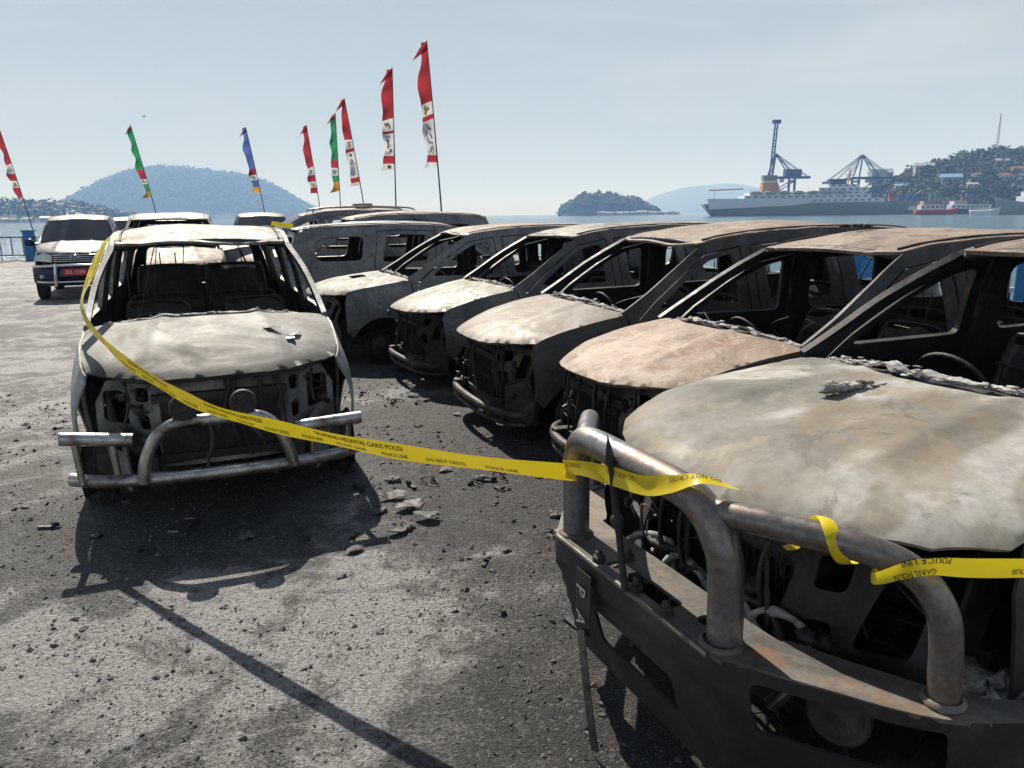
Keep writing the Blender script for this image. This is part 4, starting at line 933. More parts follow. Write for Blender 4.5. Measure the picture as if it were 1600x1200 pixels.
HOODS = {
 'L': burnt('burnt_hood_white', [(.30, (0.069, 0.065, 0.058)), (.42, (0.132, 0.128, 0.116)), (.55, (0.179, 0.174, 0.158)), (.70, (0.211, 0.203, 0.180)), (.82, (0.190, 0.156, 0.110))], .9, 11, rust=.22, rust_col=(.20, .15, .10), rough=(.6, .78), metal=.04, dist=1.6, speck=.22, bump=.15, det=5, nro=.5, soot=(-.36, -.06), flake=0.5),
 'A': burnt('burnt_hood_swirled', [(.28, (0.086, 0.079, 0.067)), (.40, (0.150, 0.138, 0.115)), (.47, (0.202, 0.186, 0.154)), (.515, (0.318, 0.304, 0.273)), (.545, (0.361, 0.345, 0.313)), (.565, (0.241, 0.220, 0.178)), (.64, (0.206, 0.176, 0.119)), (.76, (0.232, 0.168, 0.075))], .75, 12, rust=.42, rust_col=(.20, .145, .08), rough=(.58, .75), metal=.04, dist=1.9, stretch=(1.0, 1.0, 1), speck=.24, bump=.12, det=4.5, nro=.48, flake=0.38),
 'B': burnt('burnt_hood_tan', [(.28, (0.154, 0.104, 0.073)), (.46, (0.259, 0.185, 0.137)), (.6, (0.326, 0.249, 0.189)), (.78, (0.393, 0.321, 0.257))], 1.5, 13, rust=.5, rust_col=(.20, .085, .05), rough=(.58, .75), metal=.04, dist=1.4, speck=.2, bump=.15, flake=0.6),
 'C': burnt('burnt_hood_beige', [(.28, (0.125, 0.098, 0.076)), (.46, (0.184, 0.152, 0.121)), (.6, (0.224, 0.190, 0.158)), (.78, (0.277, 0.247, 0.213))], 1.2, 14, rust=.25, rust_col=(.24, .17, .10), rough=(.5, .7), metal=.04, dist=1.2, det=5, nro=.5, speck=.18, bump=.12, flake=0.4),
 'D': burnt('burnt_hood_ashy', [(.28, (0.098, 0.086, 0.067)), (.42, (0.175, 0.152, 0.113)), (.55, (0.246, 0.231, 0.200)), (.75, (0.317, 0.305, 0.277))], 2.0, 15, rust=.4, rust_col=(.28, .2, .10), rough=(.5, .7), metal=.04, dist=2.2, speck=.2, bump=.2, flake=0.7),
 'E': burnt('burnt_hood_flaky', [(.28, (0.098, 0.080, 0.063)), (.44, (0.176, 0.149, 0.114)), (.56, (0.280, 0.256, 0.228)), (.75, (0.352, 0.334, 0.297))], 2.8, 16, rust=.3, rust_col=(.24, .16, .09), rough=(.55, .75), metal=.04, dist=2.0, speck=.2, bump=.2, flake=0.75),
}
ROOF_T = burnt('burnt_roof_tan', [(.28, (0.122, 0.088, 0.066)), (.45, (0.215, 0.162, 0.124)), (.6, (0.282, 0.223, 0.178)), (.78, (0.375, 0.323, 0.274))], 1.7, 17, rust=.55, rust_col=(.25, .125, .07), rough=(.55, .75), metal=.04, dist=1.5, flake=0.6)
ROOF_L = burnt('burnt_roof_mottled', [(.28, (0.068, 0.057, 0.046)), (.42, (0.165, 0.142, 0.114)), (.55, (0.252, 0.233, 0.196)), (.75, (0.320, 0.309, 0.282))], 2.4, 18, rust=.3, rust_col=(.22, .16, .10), rough=(.5, .72), metal=.04, dist=2.6, flake=0.7)
SIDE_L = burnt('burnt_side_pale', [(.28, (0.130, 0.135, 0.130)), (.45, (0.270, 0.275, 0.265)), (.6, (0.380, 0.385, 0.370)), (.78, (0.460, 0.460, 0.440))], 1.5, 19, rust=.15, rough=(.45, .65), metal=.15, flake=0.4)
SIDE_G = burnt('burnt_side_grey', [(.28, (0.081, 0.083, 0.086)), (.45, (0.149, 0.153, 0.158)), (.6, (0.203, 0.207, 0.211)), (.78, (0.288, 0.288, 0.279))], 1.7, 20, rust=.2, rough=(.4, .6), metal=.2, flake=0.4)
def mats(hood, roof, side, fender=None, door=None): return dict(hood=hood, roof=roof, side=side, fender=fender or side, door=door or side, trim=M['char'])
CAT = 'burnt car'; GRP = 'burnt-out cars parked on the quay'
BD = dict(L=Body('mpv', .11), B=Body('mpv', .173), C=Body('mpv', .187), D=Body('mpv', .182), E=Body('suv', .16),
          A=Body('suv', .16, ([0, .3, .6, 1.2, 1.95, 4.5], [.06, .36, .72, 1.42, 2.15, 4.75]), ([0, .6, 1.0, 1.19, 1.64, 1.8], [0, .62, 1.085, 1.275, 1.68, 1.80]), 1.03))
RUSTF = burnt('rusty_front_panel', [(.3, (.02, .016, .014)), (.5, (.055, .042, .034)), (.68, (.13, .09, .065)), (.82, (.26, .17, .11))], 4, 26, rust=.6, rust_col=(.14, .06, .03), bump=.5)
FM = {6: M['inner'], 2: RUSTF, 3: RUSTF, 1: burnt('scorched_front_panel', [(.3, (.05, .052, .052)), (.47, (.15, .156, .156)), (.62, (.25, .258, .255)), (.8, (.38, .38, .36))], 3.2, 25, rust=.35, bump=.4)}
def burnt_car(name, label, b, ps, mt, seed, tilt=(0, 0), **kw):
    loc, rz = pose(*ps); root = empty(name, loc, rz, label, CAT, GRP); root.rotation_euler = (R(tilt[0]), R(tilt[1]), rz)
    fr = kw.pop('front', True); beam = kw.pop('beam', True); ash = kw.pop('ash', 1.)
    car_shell(b, root, mt, True, seed=seed, **kw)
    if fr: burnt_front(b, root, seed, beam=beam, mats=kw.pop('fmat', None) if False else FM.get(seed))
    cowl_ash(b, root, seed, ash)
    return root
BD['C'].sag = .055; BD['D'].sag = .012; BD['L'].sag = .04
car_L = burnt_car('burnt_minivan', 'burnt pale minivan with chrome bull bar and two round spot lamps, taped off', BD['L'], (-1.58, 4.06, -67.7), mats(HOODS['L'], ROOF_L, SIDE_L), 1, beam=False, ash=.5, top3=1.36)
car_B = burnt_car('burnt_minivan', 'burnt minivan with rusty tan hood right beside the vehicle with the steel bumper', BD['B'], (.23, 4.42, 200.3), mats(HOODS['B'], ROOF_T, M['side_dark']), 2, tilt=(.6, -.3))
car_C = burnt_car('burnt_minivan', 'burnt minivan with smooth beige hood and drooping bumper beam', BD['C'], (-.52, 6.02, 201.9), mats(HOODS['C'], ROOF_T, M['side_dark']), 3, tilt=(-.7, .8))
car_D = burnt_car('burnt_minivan', 'burnt minivan with pale ashy hood beside the car with a holed hood', BD['D'], (-1.34, 7.83, 204), mats(HOODS['D'], ROOF_L, M['side']), 4, tilt=(.8, .5))
car_E = burnt_car('burnt_suv', 'burnt grey car with a dark air-scoop hole in its flaky hood', BD['E'], (-2.58, 9.35, 200.5), mats(HOODS['E'], ROOF_T, SIDE_G), 5,
                  hood_hole=rounded([(.62, -.20), (.80, -.21), (.80, .21), (.62, .20)], .05))
car_A = burnt_car('burnt_suv', 'burnt vehicle with big swirled grey hood and heavy steel hoop bumper', BD['A'], (.383, 2.18, 204), mats(HOODS['A'], ROOF_T, M['side_dark']), 6, beam=False, ash=1.2)

# ------------------------------------------------------------------ pale minivan: chrome bull bar with two spot lamps
M['chrome_sooty'] = burnt('smoked_chrome_tube', [(.33, (.07, .063, .055)), (.44, (.28, .26, .235)), (.56, (.44, .43, .42)), (.7, (.58, .58, .58))], 5, 9, rust=.35, rust_col=(.12, .09, .06), rough=(.2, .5), metal=.9, speck=.3, bump=.1)
def l3(s, y, z): return Vector((-s, y, z))
bar = MB(); bar.tube(smooth_path([l3(.10, -.78, .36), l3(.02, -.6, .35), l3(-.03, -.3, .345), l3(-.04, 0, .345), l3(-.03, .3, .345), l3(.02, .6, .35), l3(.10, .74, .355)], 5), .036, 14)
bb = bar.build('bull_bar', M['chrome_sooty'], car_L, label='smoked chrome bull bar with a hoop in the middle')
MB().tube(smooth_path([l3(-.06, -.425, .345), l3(-.07, -.41, .45), l3(-.075, -.365, .56), l3(-.08, -.30, .625), l3(-.085, -.22, .655), l3(-.09, 0, .66), l3(-.085, .15, .655), l3(-.08, .22, .625), l3(-.075, .275, .56), l3(-.07, .32, .45), l3(-.06, .345, .345)], 5), .032, 14).build('centre_hoop', M['chrome_sooty'], bb)
for y0, y1, z0, z1 in ((-.80, -.46, .60, .565), (.37, .745, .545, .56)):
    MB().tube([l3(.05 - .1*(1 - min(abs(y0), abs(y))/.8) , y, z0 + (z1-z0)*t) for t in np.linspace(0, 1, 6) for y in (y0 + (y1-y0)*t,)], .036, 14).build('side_tube', M['chrome_sooty'], bb)
for y, z in ((-.72, .57), (-.55, .55), (.46, .53), (.66, .54)): MB().tube([l3(.02, y*1.0, .35), l3(.02, y*1.02, z)], .018, 8).build('strut', M['steel_tube'], bb)
for y in (-.20, .10):
    c = l3(-.09, y, .735); m = MB()
    m.lathe([(.01, -.05), (.05, -.045), (.068, -.02), (.072, .0), (.068, .012), (.06, .02), (.055, .014), (.03, .022), (.003, .024)], c, (1, 0, .15), 18)
    m.tube([c + Vector((0, 0, -.065)), c + Vector((0, 0, -.09))], .014, 6); sp_ = m.build('spot_lamp', M['char'], bb)
    for k in range(3): MB().tube([c + Vector((.022, -.055 + .11*t, -.03 + .03*k + .012*math.sin(t*9 + k))) for t in np.linspace(0, 1, 9)], .004, 5).build('melted_cover', M['seat'], sp_)
for y0, z0, y1, z1 in ((-.08, .62, -.10, .42), (-.10, .45, -.15, .30), (.10, .60, .20, .46)):
    MB().tube(smooth_path([l3(.02, y0, z0), l3(-.01, (y0+y1)/2 + .02, (z0+z1)/2), l3(.0, y1, z1)], 6), [.006 + .012*abs(noise.noise((k*.9, y0*9, 1))) for k in range(13)], 6).build('melted_drip', M['char'], car_L)
# ------------------------------------------------------------------ nearest vehicle: steel winch bumper with tube hoops
STEEL = burnt('scorched_bumper_steel', [(.3, (.055, .05, .045)), (.5, (.13, .115, .10)), (.66, (.20, .175, .145)), (.8, (.30, .26, .21))], 2.4, 50, rust=.55, rust_col=(.19, .095, .04), rough=(.45, .7), metal=.3, speck=.25)
FACE = burnt('shaded_bumper_face', [(.3, (.012, .012, .012)), (.55, (.028, .027, .025)), (.8, (.07, .062, .05))], 2.4, 52, rust=.3, rust_col=(.08, .045, .025), rough=(.6, .8), metal=.05, speck=.25)  # darker than the top plate: the face's shade is put into its colour
TUBE = burnt('heat_blued_tube', [(.28, (.11, .095, .085)), (.45, (.22, .19, .165)), (.55, (.20, .19, .22)), (.68, (.34, .30, .25))], 2.2, 51, rust=.5, rust_col=(.20, .12, .06), rough=(.28, .55), metal=.75, speck=.28, bump=.12)
fe = smooth_path([(.66, -1.0, 0), (.48, -.955, 0), (.25, -.845, 0), (.09, -.65, 0), (-.03, -.475, 0), (-.06, -.42, 0), (-.06, 0, 0), (-.06, .42, 0), (-.03, .475, 0), (.09, .65, 0), (.25, .845, 0), (.48, .955, 0), (.66, 1.0, 0)], 5)
fe = [(p.x, p.y) for p in fe]; acc = [0]
for a_, c_ in zip(fe, fe[1:]): acc.append(acc[-1] + math.dist(a_, c_))
mid_t = float(np.interp(0, [p[1] for p in fe], acc)); acc = [a_ - mid_t for a_ in acc]
fs = lambda t: (float(np.interp(t, acc, [p[0] for p in fe])), float(np.interp(t, acc, [p[1] for p in fe])))
bk = [(p[0] + (.20 if abs(p[1]) < .5 else .20 - .05*min(1, (abs(p[1])-.5)/.3)), p[1]*(1 - .02*abs(p[1]))) for p in fe]
bp_ = MB().sheet([p for p in fe] + bk[::-1], [rounded([(-.035, -.14), (.035, -.14), (.035, .19), (-.035, .19)], .02), arc(.04, .29, .03, 0, 330, 11)],
                 lambda s, y: l3(s, y, .60 - .02*max(0, abs(y)-.45)), .06, .012, (0, 0, 1), .004, 3, 2).build('steel_bumper', STEEL, car_A, label='scorched steel winch bumper with two tube hoops')
hole = lambda t0, t1: rounded([(t0, .40), (t1, .41), (t1, .555), (t0, .555)], .025)
def face(t, z):
    s, y = fs(t); c_ = abs(t) < .43; d_ = 0
    if z < .50: d_ = .028 if c_ else 0.006
    if z < .45: d_ = .02
    d_ += max(0, .45 - z)*.28
    return l3(s + d_, y*(1 - .15*max(0, .45 - z) * (abs(y) > .5)), z)
MB().sheet([(acc[0], .30), (-.46, .14), (.46, .14), (acc[-1], .30), (acc[-1], .585), (.47, .592), (-.47, .592), (acc[0], .585)], [hole(.54, .98), hole(-.98, -.54), rounded([(-.22, .27), (.22, .27), (.22, .40), (-.22, .40)], .02)], face, .035, .010, (1, 0, 0), .003, 3, 3).build('bumper_face', FACE, bp_)
lp = MB(); lp.tube([l3(-.064, y, .592) for y in np.linspace(-.42, .42, 12)], .010, 8); lp.build('front_lip', STEEL, bp_)
def hoop(nm, pts, r): return MB().tube(smooth_path(pts, 7), r, 18).build(nm, TUBE, bp_)
hoop('centre_hoop', [l3(0, -.395, .595), l3(0, -.395, .80), l3(-.004, -.385, .88), l3(-.012, -.345, .945), l3(-.02, -.26, .975), l3(-.025, 0, .98), l3(-.02, .22, .975), l3(-.012, .315, .945), l3(-.004, .37, .88), l3(.005, .392, .80), l3(.01, .395, .595)], .047)
for sd in (1, -1):
    hoop('wing_hoop', [l3(0.0, sd*.32, .945), l3(.05, sd*.42, .945), l3(.13, sd*.55, .94), l3(.20, sd*.66, .93), l3(.25, sd*.735, .90), l3(.285, sd*.785, .83), l3(.30, sd*.80, .74), l3(.305, sd*.805, .585)], .036)
    for s_, y_, r_ in ((0.0, .395, .062), (.305, .805, .05)): MB().lathe([(r_, 0), (r_, .006), (r_*.8, .014)], l3(s_, sd*y_, .595), (0, 0, 1), 18).build('weld_collar', STEEL, bp_)
for s_, y_ in ((-.045, -.16), (.045, -.13), (-.045, .06), (-.045, .21)):
    m = MB(); m.lathe([(.022, 0), (.022, .018), (.017, .022), (.001, .022)], l3(s_, y_, .60), (0, 0, 1), 6, False); m.lathe([(.012, .022), (.012, .036), (.001, .037)], l3(s_, y_, .60), (0, 0, 1), 10); m.build('bolt', M['char'], bp_)
m = MB(); m.lathe([(.078, -.02), (.082, .0), (.078, .012), (.068, .014), (.064, .006), (.03, .002), (.012, .006), (.001, .007)], l3(.19, .62, .475), (.8, .35, .12), 24); m.tube([l3(.20, .62, .475), l3(.28, .58, .47)], .05, 12)
m.build('fog_lamp', M['char'], bp_); MB().lump(l3(.17, .60, .562), .035, 3, .5, 3, 8, 6, (1, 1.3, .5)).build('melted_lens', M['ash'], bp_)
MB().tube([l3(.12, .46, .42), l3(.17, .53, .54)], .022, 8).build('lamp_bracket', M['steel_tube'], bp_)
m = MB(); a_, c_ = l3(-.075, .045, .60), l3(-.085, -.03, .965)
m.tube([a_, a_.lerp(c_, .45), a_.lerp(c_, .55), c_], [.012, .010, .012, .009], 8); d_ = (c_ - a_).normalized()
m.tube([a_.lerp(c_, .50), a_.lerp(c_, .54), a_.lerp(c_, .60), a_.lerp(c_, .64)], [.008, .020, .020, .008], 8); m.tube([c_ - d_*.02, c_ + d_*.02, c_ + d_*.04, c_ + d_*.10], [.006, .017, .015, .001], 4, smooth=False)
m.build('spear_rod', M['char'], bp_, label='black iron rod with a spear point standing on the bumper')
M['plate'] = plain('burnt_plate', (.012, .013, .016), .45, .2); M['plate_ink'] = plain('scorched_plate_letters', (.55, .55, .55), .6)
pl_ = MB(); pl_.sheet(rounded([(-.05, -.11), (.05, -.11), (.05, .11), (-.05, .11)], .008), [], lambda a_, c_: l3(-.082 + .1*a_*a_, -.20 + a_ + .25*c_*.2, .445 + c_), .04, .003, (1, 0, 0), .004, 8, 1)
pl_ = pl_.build('number_plate', M['plate'], bp_, label='blackened number plate hanging on end, letters P A')
for ch, zz in (('P', .06), ('A', -.035)):
    V, F = text_mesh(ch, .085); MB().add([l3(-.0885, -.232 + v.y*1.0, .445 + zz - v.x*.9) for v in V], F, False).build('plate_letter', M['plate_ink'], pl_)
MB().sheet([(0, -.024), (.46, -.03), (.46, .02), (0, .026)], [], lambda t, w_: l3(-.09 - .05*math.sin(t*3), -.20 + .42*t + w_*.9, .345 - .68*t + w_*.45 + .03*math.sin(t*7)), .03, .003, (1, 0, 0)).build('hanging_strip', M['char'], bp_)
for k, (s_, y_, z_, r_) in enumerate(((.52, .74, .52, .055), (.56, .78, .53, .045), (.50, .82, .52, .04), (.58, .70, .50, .05))): MB().lump(l3(s_, y_, z_), r_, k, .9, 3.5, 12, 9, (1, 1.3, .8)).build('ash_heap', M['ash'], car_A)
for k in range(7):
    y_ = -.34 + .1*k; MB().tube(smooth_path([l3(.16 + .05*math.sin(k*2), y_, .52 + .08*math.sin(k*1.7)), l3(.20, y_ + .05, .60), l3(.22 + .03*math.cos(k), y_ + .16, .60), l3(.19, y_ + .26, .55)], 6), [.009 + .014*abs(noise.noise((q_*.7, k*1.3, 2))) for q_ in range(19)], 6).build('melted_trim', M['seat'] if k % 2 else M['ash'], car_A)
MB().sheet([(-.82, .06), (.82, .06), (.86, .5), (-.86, .5)], [], lambda y, z: l3(.42 + .15*abs(y) + .3*(.5-z), y, z), .1, .01, (1, 0, 0), .04, 5, 4).build('shade_backing', M['inner'], car_A)  # added dark sheet standing in for the shade behind the lamp holes
# ------------------------------------------------------------------ cars parked behind
M['glass_smoked'] = burnt('smoked_glass', [(.3, (.03, .03, .032)), (.6, (.10, .10, .105)), (.8, (.22, .22, .22))], 3, 61, rough=(.15, .4), metal=0, rust=0, bump=0)
bF = Body('suv', .06, None, ([0, 1.2, 1.8], [0, 1.16, 1.73])); bG2 = Body('suv', -.02); bG = Body('suv', -.10); bI = Body('mpv', -.06)
car_F = burnt_car('burnt_suv', 'burnt grey estate car seen from behind, parked tail to nose beside the holed hood', bF, (.90, 12.9, 20), mats(ROOF_T, SIDE_G, SIDE_G), 21, front=False)
for sd in (1, -1):
    MB().lathe([(.01, .0), (.06, .01), (.085, .03), (.10, .055)], bF.P(4.42, sd*.66, 1.28), (-1, sd*.5, 0), 14).build('tail_lamp_socket', M['inner'], car_F)
car_G2 = burnt_car('burnt_suv', 'burnt tall car with tan roof behind the grey estate car', bG2, (-4.7, 13.0, 200), mats(ROOF_T, ROOF_T, SIDE_G), 22, front=False)
car_G = burnt_car('burnt_suv', 'burnt tall car with roof rails and a round roof vent', bG, (-5.97, 14.7, 200), mats(SIDE_G, ROOF_T, SIDE_G), 23, front=False)
for sd in (1, -1): MB().tube(smooth_path([bG.P(2.15, sd*.55, 1.70), bG.P(2.3, sd*.55, 1.775), bG.P(3.2, sd*.55, 1.80), bG.P(4.0, sd*.54, 1.77), bG.P(4.15, sd*.54, 1.70)], 5), .016, 8).build('roof_rail', M['steel_tube'], car_G)
MB().lathe([(.15, 0), (.15, .04), (.20, .045), (.20, .08), (.17, .10), (.001, .105)], bG.P(3.2, 0, 1.77), (0, 0, 1), 18).build('roof_vent', ROOF_T, car_G)
MB().grid(lambda u, v: bG.P((1.06 + .17*(abs(2*u-1))**2)*(1-v) + (1.90 + .06*abs(2*u-1)**2)*v, (2*u-1)*(.70*(1-v) + .58*v), 1.19*(1-v) + (1.67 - .045*abs(2*u-1)**2)*v), 10, 8).build('windscreen', M['glass_smoked'], car_G)
car_I = burnt_car('burnt_minivan', 'burnt minivan with mottled roof parked straight behind the pale taped minivan', bI, (-5.06, 11.6, -67), mats(ROOF_T, ROOF_L, M['side']), 24, front=False)
# intact cars
def paint(name, col, dusty, seed):
    return burnt(name, [(.3, col), (.55, tuple(c*1.15 for c in col)), (.8, tuple(.6*c + .4*d for c, d in zip(col, dusty)))], 1.6, seed, rough=(.22, .4), metal=.3, rust=0, speck=.08, bump=.03)
DUST = burnt('dusted_hood', [(.35, (.018, .022, .055)), (.52, (.06, .062, .08)), (.66, (.18, .17, .16)), (.8, (.28, .27, .25))], 1.5, 71, rough=(.3, .6), rust=0, metal=.2, speck=.15, bump=.05, soot=None)
M['lamp'] = plain('headlamp_lens', (.55, .56, .52), .12, .2); M['red_plate'] = plain('red_plate', (.55, .025, .035), .45); M['plate_w'] = plain('white_plate_letters', (.8, .8, .8), .5)
def intact_car(name, label, b, ps, body, hood, roof, group, plate=None, bullbar=False, seed=0):
    loc, rz = pose(*ps); root = empty(name, loc, rz, label, 'car', group); P = b.P
    mt = mats(hood, roof, body); mt['trim'] = M['black']
    car_shell(b, root, mt, False, seed=seed, interior=False)
    MB().grid(lambda u, v: P((1.06 + .17*(abs(2*u-1))**2)*(1-v) + (1.90 + .06*abs(2*u-1)**2)*v, (2*u-1)*(.72*(1-v) + .60*v), 1.19*(1-v) + (1.67 - .045*abs(2*u-1)**2)*v), 12, 8).build('windscreen', M['glass'], root)
    sfb = lambda y: .30*(abs(y)/.80)**3 - .02
    zt = lambda y: .70
    MB().sheet([(-.84, .34), (-.6, .26), (.6, .26), (.84, .34), (.84, .66), (.55, .70), (.40, .74), (-.40, .74), (-.55, .70), (-.84, .66)], [rounded([(-.45, .34), (.45, .34), (.42, .46), (-.42, .46)], .03), arc(.66, .46, .055, 0, 330, 11), arc(-.66, .46, .055, 0, 330, 11)],
               lambda y, z: P(sfb(y) + .03 + .12*((z-.5)/.25)**2*.6, y, z), .06, .03, (1, 0, 0)).build('bumper', body, root)
    for sd in (1, -1):
        MB().sheet(rounded([(sd*.44, .76), (sd*.79, .80), (sd*.80, .86), (sd*.60, .97), (sd*.44, .92)], .03), [], lambda y, z: P(sfb(y) + .14 + .25*(z-.76), y, z), .04, .03, (1, 0, 0)).build('headlight', M['lamp'], root)
        MB().lathe([(.05, 0), (.045, .02), (.001, .03)], P(sfb(.66) + .06, sd*.66, .46), (1, 0, 0), 12).build('fog_light', M['lamp'], root)
        mr_ = MB(); mr_.lump(P(1.45, sd*.97, 1.16), .10, 1, .05, 1, 10, 8, (.6, 1.1, .9)); mr_.tube([P(1.45, sd*.80, 1.12), P(1.45, sd*.95, 1.15)], .025, 6); mr_.build('mirror', body, root)
    gr_ = MB(); gr_.sheet([(-.42, .75), (.42, .75), (.45, .93), (-.45, .93)], [], lambda y, z: P(sfb(y) + .16 + .2*(z-.75), y, z), .08, .02, (1, 0, 0)); gr_ = gr_.build('grille', M['black'], root)
    for z in (.775, .82, .865, .91): MB().tube([P(sfb(y) + .14 + .2*(z-.75), y, z) for y in np.linspace(-.40 - (z-.75)*.15, .40 + (z-.75)*.15, 9)], .014, 6).build('grille_bar', M['chrome'], gr_)
    MB().tube([P(.11 + .045*math.sin(a_)*.3, .075*math.cos(a_), .865 + .05*math.sin(a_)) for a_ in np.linspace(0, 6.28, 19)[:-1]], .010, 6, closed=True).build('badge', M['chrome'], gr_)
    MB().box(P(2.9, 0, .75), (2.9, 1.3, .5)).build('cabin_interior', M['black'], root); MB().box(P(.75, 0, .62), (.8, 1.1, .5)).build('engine', M['black'], root)
    if bullbar:
        k_ = MB(); k_.tube(smooth_path([P(.22, -.80, .68), P(.02, -.55, .69), P(-.06, 0, .70), P(.02, .55, .69), P(.22, .80, .68)], 5), .03, 10); bb_ = k_.build('bull_bar', M['chrome'], root)
        MB().tube(smooth_path([P(.2, -.75, .36), P(.0, -.5, .35), P(-.06, 0, .35), P(.0, .5, .35), P(.2, .75, .36)], 5), .025, 10).build('lower_tube', M['chrome'], bb_)
        for y in (-.36, .36): MB().tube(smooth_path([P(-.05, y*1.1, .26), P(-.07, y*1.05, .5), P(-.05, y, .74)], 5), .03, 10).build('upright', M['chrome'], bb_)
    if plate:
        p_ = MB(); p_.box(P(-.085, .0, .56), (.012, .44, .14), None, .003); p_ = p_.build('number_plate', M['red_plate'], root)
        V, F = text_mesh(plate, .105); wd_ = max(v.x for v in V); MB().add([P(-.0935, -wd_/2 + v.x, .56 - .035 + v.y) for v in V], F, False).build('plate_lettering', M['plate_w'], p_)
    return root
G_I = 'undamaged cars parked farther back'
intact_car('parked_minivan', 'dark blue minivan with dusty hood, chrome bull bar and red number plate', Body('mpv', -.06), (-9.35, 16.6, -66), paint('dark_blue_paint', (.012, .018, .05), (.3, .3, .3), 81), DUST, ROOF_L, G_I, 'DS 1334', True)
intact_car('parked_suv', 'black car with dark windscreen behind the burnt cars with tan roofs', Body('suv', -.09), (-6.25, 20.0, -70), paint('black_paint', (.008, .008, .009), (.2, .2, .2), 82), M['black'], M['black'], G_I)
SILV = paint('silver_paint', (.42, .44, .46), (.5, .5, .48), 83)
intact_car('parked_minivan', 'silver minivan parked behind the dark blue one', Body('mpv', -.02), (-12.4, 25.0, -68), SILV, SILV, SILV, G_I)
intact_car('parked_minivan', 'white minivan parked between the silver one and the mottled burnt roof', Body('mpv', -.02), (-13.9, 28.5, -68), M['hull_w'] if 'hull_w' in M else plain('white_car_paint', (.6, .61, .62), .35), plain('white_hood_paint', (.6, .61, .62), .35), plain('white_roof_paint', (.6, .61, .62), .35), G_I)
# ------------------------------------------------------------------ flakes and lumps lying on the wrecks
def lie(name, label, p, mb, cat='debris', mat=None): mb.build(name, mat or M['ash'], label=label, cat=cat, loc=p)
def surf(root, b, s, y, roof=False):
    q_ = b.P(s, y, (b.roofz if roof else b.hoodz)(s, y)); return Matrix.Translation(root.location) @ Matrix.Rotation(root.rotation_euler.z, 4, 'Z') @ q_
m = MB()
for k in range(9): m.lump((-.08 + .02*k, .012*math.sin(k*2), .012 + .004*math.sin(k)), .026 - .0012*k, k, .8, 3, 8, 6, (1.4, .8, .6))
for k in range(4): m.lump((.10 + .022*k, .02*math.cos(k*3), .006), .012, k + 20, .9, 3, 6, 4, (1.6, .8, .5))
lie('ash_lump', 'crumpled silvery ash lump lying on the big swirled hood', surf(car_A, BD['A'], .78, -.10) + Vector((0, 0, .008)), m); bpy.data.objects['ash_lump'].rotation_euler = (0, 0, R(25))
m = MB()
for k in range(7): m.lump((-.1 + .03*k, .02*math.sin(k*2.3), .012), .018, k + 40, .9, 3, 7, 5, (1.7, .7, .6))
lie('charred_lump', 'dark charred fragment lying on the tan roof', surf(car_B, BD['B'], 2.5, -.28, True) + Vector((0, 0, .01)), m, mat=M['char'])
for k, (s_, y_) in enumerate(((.68, .34), (.62, .47), (.56, .44))):
    m = MB(); m.sheet([(math.cos(a_)*(.05 + .018*math.sin(a_*3 + k)), math.sin(a_)*.028) for a_ in np.linspace(0, 6.28, 12)[:-1]], [], lambda x_, y__: (x_, y__, .006 + .004*math.sin(x_*60)), .02, .003)
    lie('paint_flake', 'pale flake of paint lying on the pale minivan hood', surf(car_L, BD['L'], s_, y_) + Vector((0, 0, .008)), m, mat=SIDE_L); o = bpy.data.objects[('paint_flake', 'paint_flake.001', 'paint_flake.002')[k]]; o['group'] = 'paint flakes on the pale hood'; o.rotation_euler = (R(-6), 0, k)

# ------------------------------------------------------------------ police tape
M['tape'].node_tree.nodes['Principled BSDF'].inputs['Roughness'].default_value = .32
def ribbon(name, pts, ups, w_, label, texts, n=8, flip=False, taper=(0, 0)):
    C = smooth_path(pts, n); U = [u.normalized() for u in smooth_path(ups, n)]; d = [0]
    for a_, c_ in zip(C, C[1:]): d.append(d[-1] + (c_ - a_).length)
    def mp_(t, v, off=0):
        k = min(max(int(np.searchsorted(d, t)) - 1, 0), len(C) - 2); f = (t - d[k]) / max(1e-6, d[k+1] - d[k])
        p = C[k].lerp(C[k+1], f); u = U[k].lerp(U[k+1], f).normalized(); tg = (C[k+1] - C[k]).normalized(); u = (u - tg*u.dot(tg)).normalized(); nn = tg.cross(u)
        return p + u*(v + 0) + nn*(off + .004*math.sin(v/w_*3 + t*9))
    tp_ = lambda a_: 1 - taper[0]*(1 - min(1, a_/.3))**1.5 - taper[1]*max(0, (a_-.7)/.3)**1.5
    m = MB(); N = len(C)*2; m.grid(lambda a_, c_: mp_(a_*d[-1], (c_-.5)*w_*tp_(a_)), N, 5); o = m.build(name, M['tape'], label=label, cat='tape', group='police tape around the wrecks')
    tot = d[-1]
    for (txt, size, v0, t0, step) in texts:
        V, F = text_mesh(txt, size); L_ = max(v.x for v in V); t = t0
        while t + L_ < tot:
            for sg in ((1, -1) if not flip else (1, -1)):
                MB().add([mp_((t + v.x) if not flip else (t + L_ - v.x), (v0 + v.y) if not flip else -(v0 + v.y), sg*.0012) for v in V], F, False).build('tape_lettering', M['ink'], o)
            t += step
    return o
U0 = Vector((0, -.6, 1)); TX = [('DILARANG MELINTAS GARIS POLISI', .03, .006, .10, .82), ('POLICE LINE', .023, -.027, .06, .46), ('DO NOT CROSS', .023, -.027, .27, .46)]
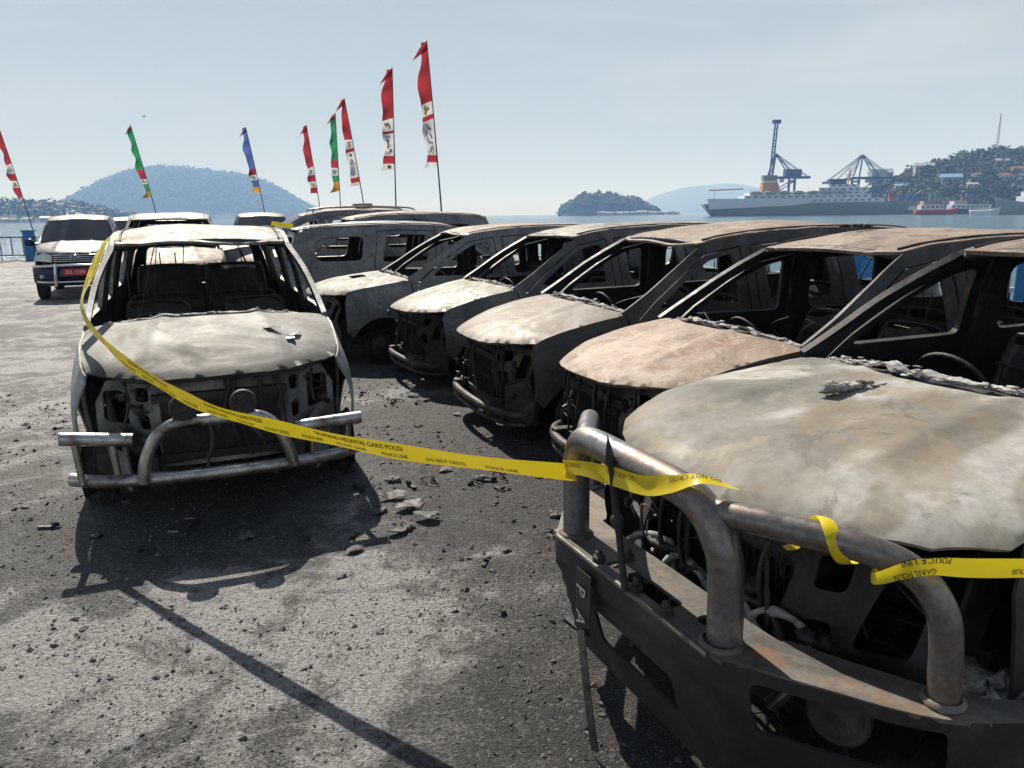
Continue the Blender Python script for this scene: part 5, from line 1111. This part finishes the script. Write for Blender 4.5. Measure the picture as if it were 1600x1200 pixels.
tp = [at_y(166, 374, 5.40), at_y(153, 402, 5.14), at_y(138, 440, 4.88), at_y(128, 472, 4.70), at_y(136, 502, 4.52), at_y(160, 531, 4.30), at_y(195, 564, 4.06), at_y(240, 594, 3.82), at_y(290, 622, 3.60), at_y(340, 643, 3.41), at_y(420, 664, 3.17), at_y(500, 682, 2.97), at_y(600, 702, 2.77), at_y(700, 717, 2.62), at_y(800, 729, 2.51), at_y(900, 739, 2.44)]
up = [Vector((.9, 0, .5)), Vector((.9, -.2, .4)), Vector((.9, -.4, .3)), Vector((.7, -.6, .5)), Vector((.4, -.7, .7))] + [Vector((.2, -.5, .9))]*4 + [U0]*7
ribbon('police_tape', tp, up, .078, 'yellow police tape sagging from the pale minivan to the steel bumper', TX)
AW = lambda s, y, z: Matrix.Translation(car_A.location) @ Matrix.Rotation(car_A.rotation_euler.z, 4, 'Z') @ l3(s, y, z)
tp2 = [at_y(900, 739, 2.44), AW(-.078, -.33, .875), AW(-.085, -.18, .915), AW(-.086, 0, .945), AW(-.082, .14, .965), AW(-.066, .24, 1.0), AW(-.02, .31, 1.028), AW(.06, .36, 1.0)]
ribbon('police_tape', tp2, [U0, U0, U0, Vector((.1, -.1, 1)), Vector((.1, .1, 1)), Vector((.3, .5, .8)), Vector((.3, .9, .2)), Vector((.3, .9, -.2))], .055, 'yellow police tape laid along the top of the centre hoop', [('DO NOT CROSS', .02, -.018, .03, .3)], flip=True, taper=(0, .8))
hx = []; hu = []
for k in range(13):
    a_ = R(-200 + 34*k); t = k/12; c_ = AW(.10 + .10*t, .50 + .13*t, .94 - .012*t); ax_ = (AW(.2, .63, .93) - AW(.1, .5, .94)).normalized(); e1 = Vector((0, 0, 1)); e1 = (e1 - ax_*e1.dot(ax_)).normalized(); e2 = ax_.cross(e1)
    hx.append(c_ + (e1*math.cos(a_) + e2*math.sin(a_))*.047); hu.append(ax_)
ribbon('police_tape', hx, hu, .034, 'yellow police tape knotted round the wing hoop tube', [('POLICE', .014, -.006, .06, .5)], taper=(.5, .5))
tp3 = [AW(.25, .60, .905), AW(.235, .655, .882), AW(.17, .70, .883), at_y(1440, 886, 1.50), at_y(1520, 888, 1.52), at_y(1600, 888, 1.56), at_y(1800, 885, 1.66), at_y(2300, 870, 1.9)]
ribbon('police_tape', tp3, [Vector((.2, .9, .3)), Vector((.1, .6, .8))] + [Vector((0, -.1, 1))]*6, .05, 'yellow police tape running off from the wing hoop past the nearest hood', [('GARIS POLISI', .018, .004, .22, .32), ('POLICE LINE', .019, -.02, .25, .32)], flip=True, taper=(.75, 0))
tb = [at_y(424, 349, 10.0), at_y(434, 350.5, 10.2), at_y(446, 352.5, 10.4), at_y(458, 353, 10.6)]
ribbon('police_tape', tb, [Vector((0, -.3, 1))]*4, .06, 'yellow police tape strung at roof height behind the pale minivan', [])
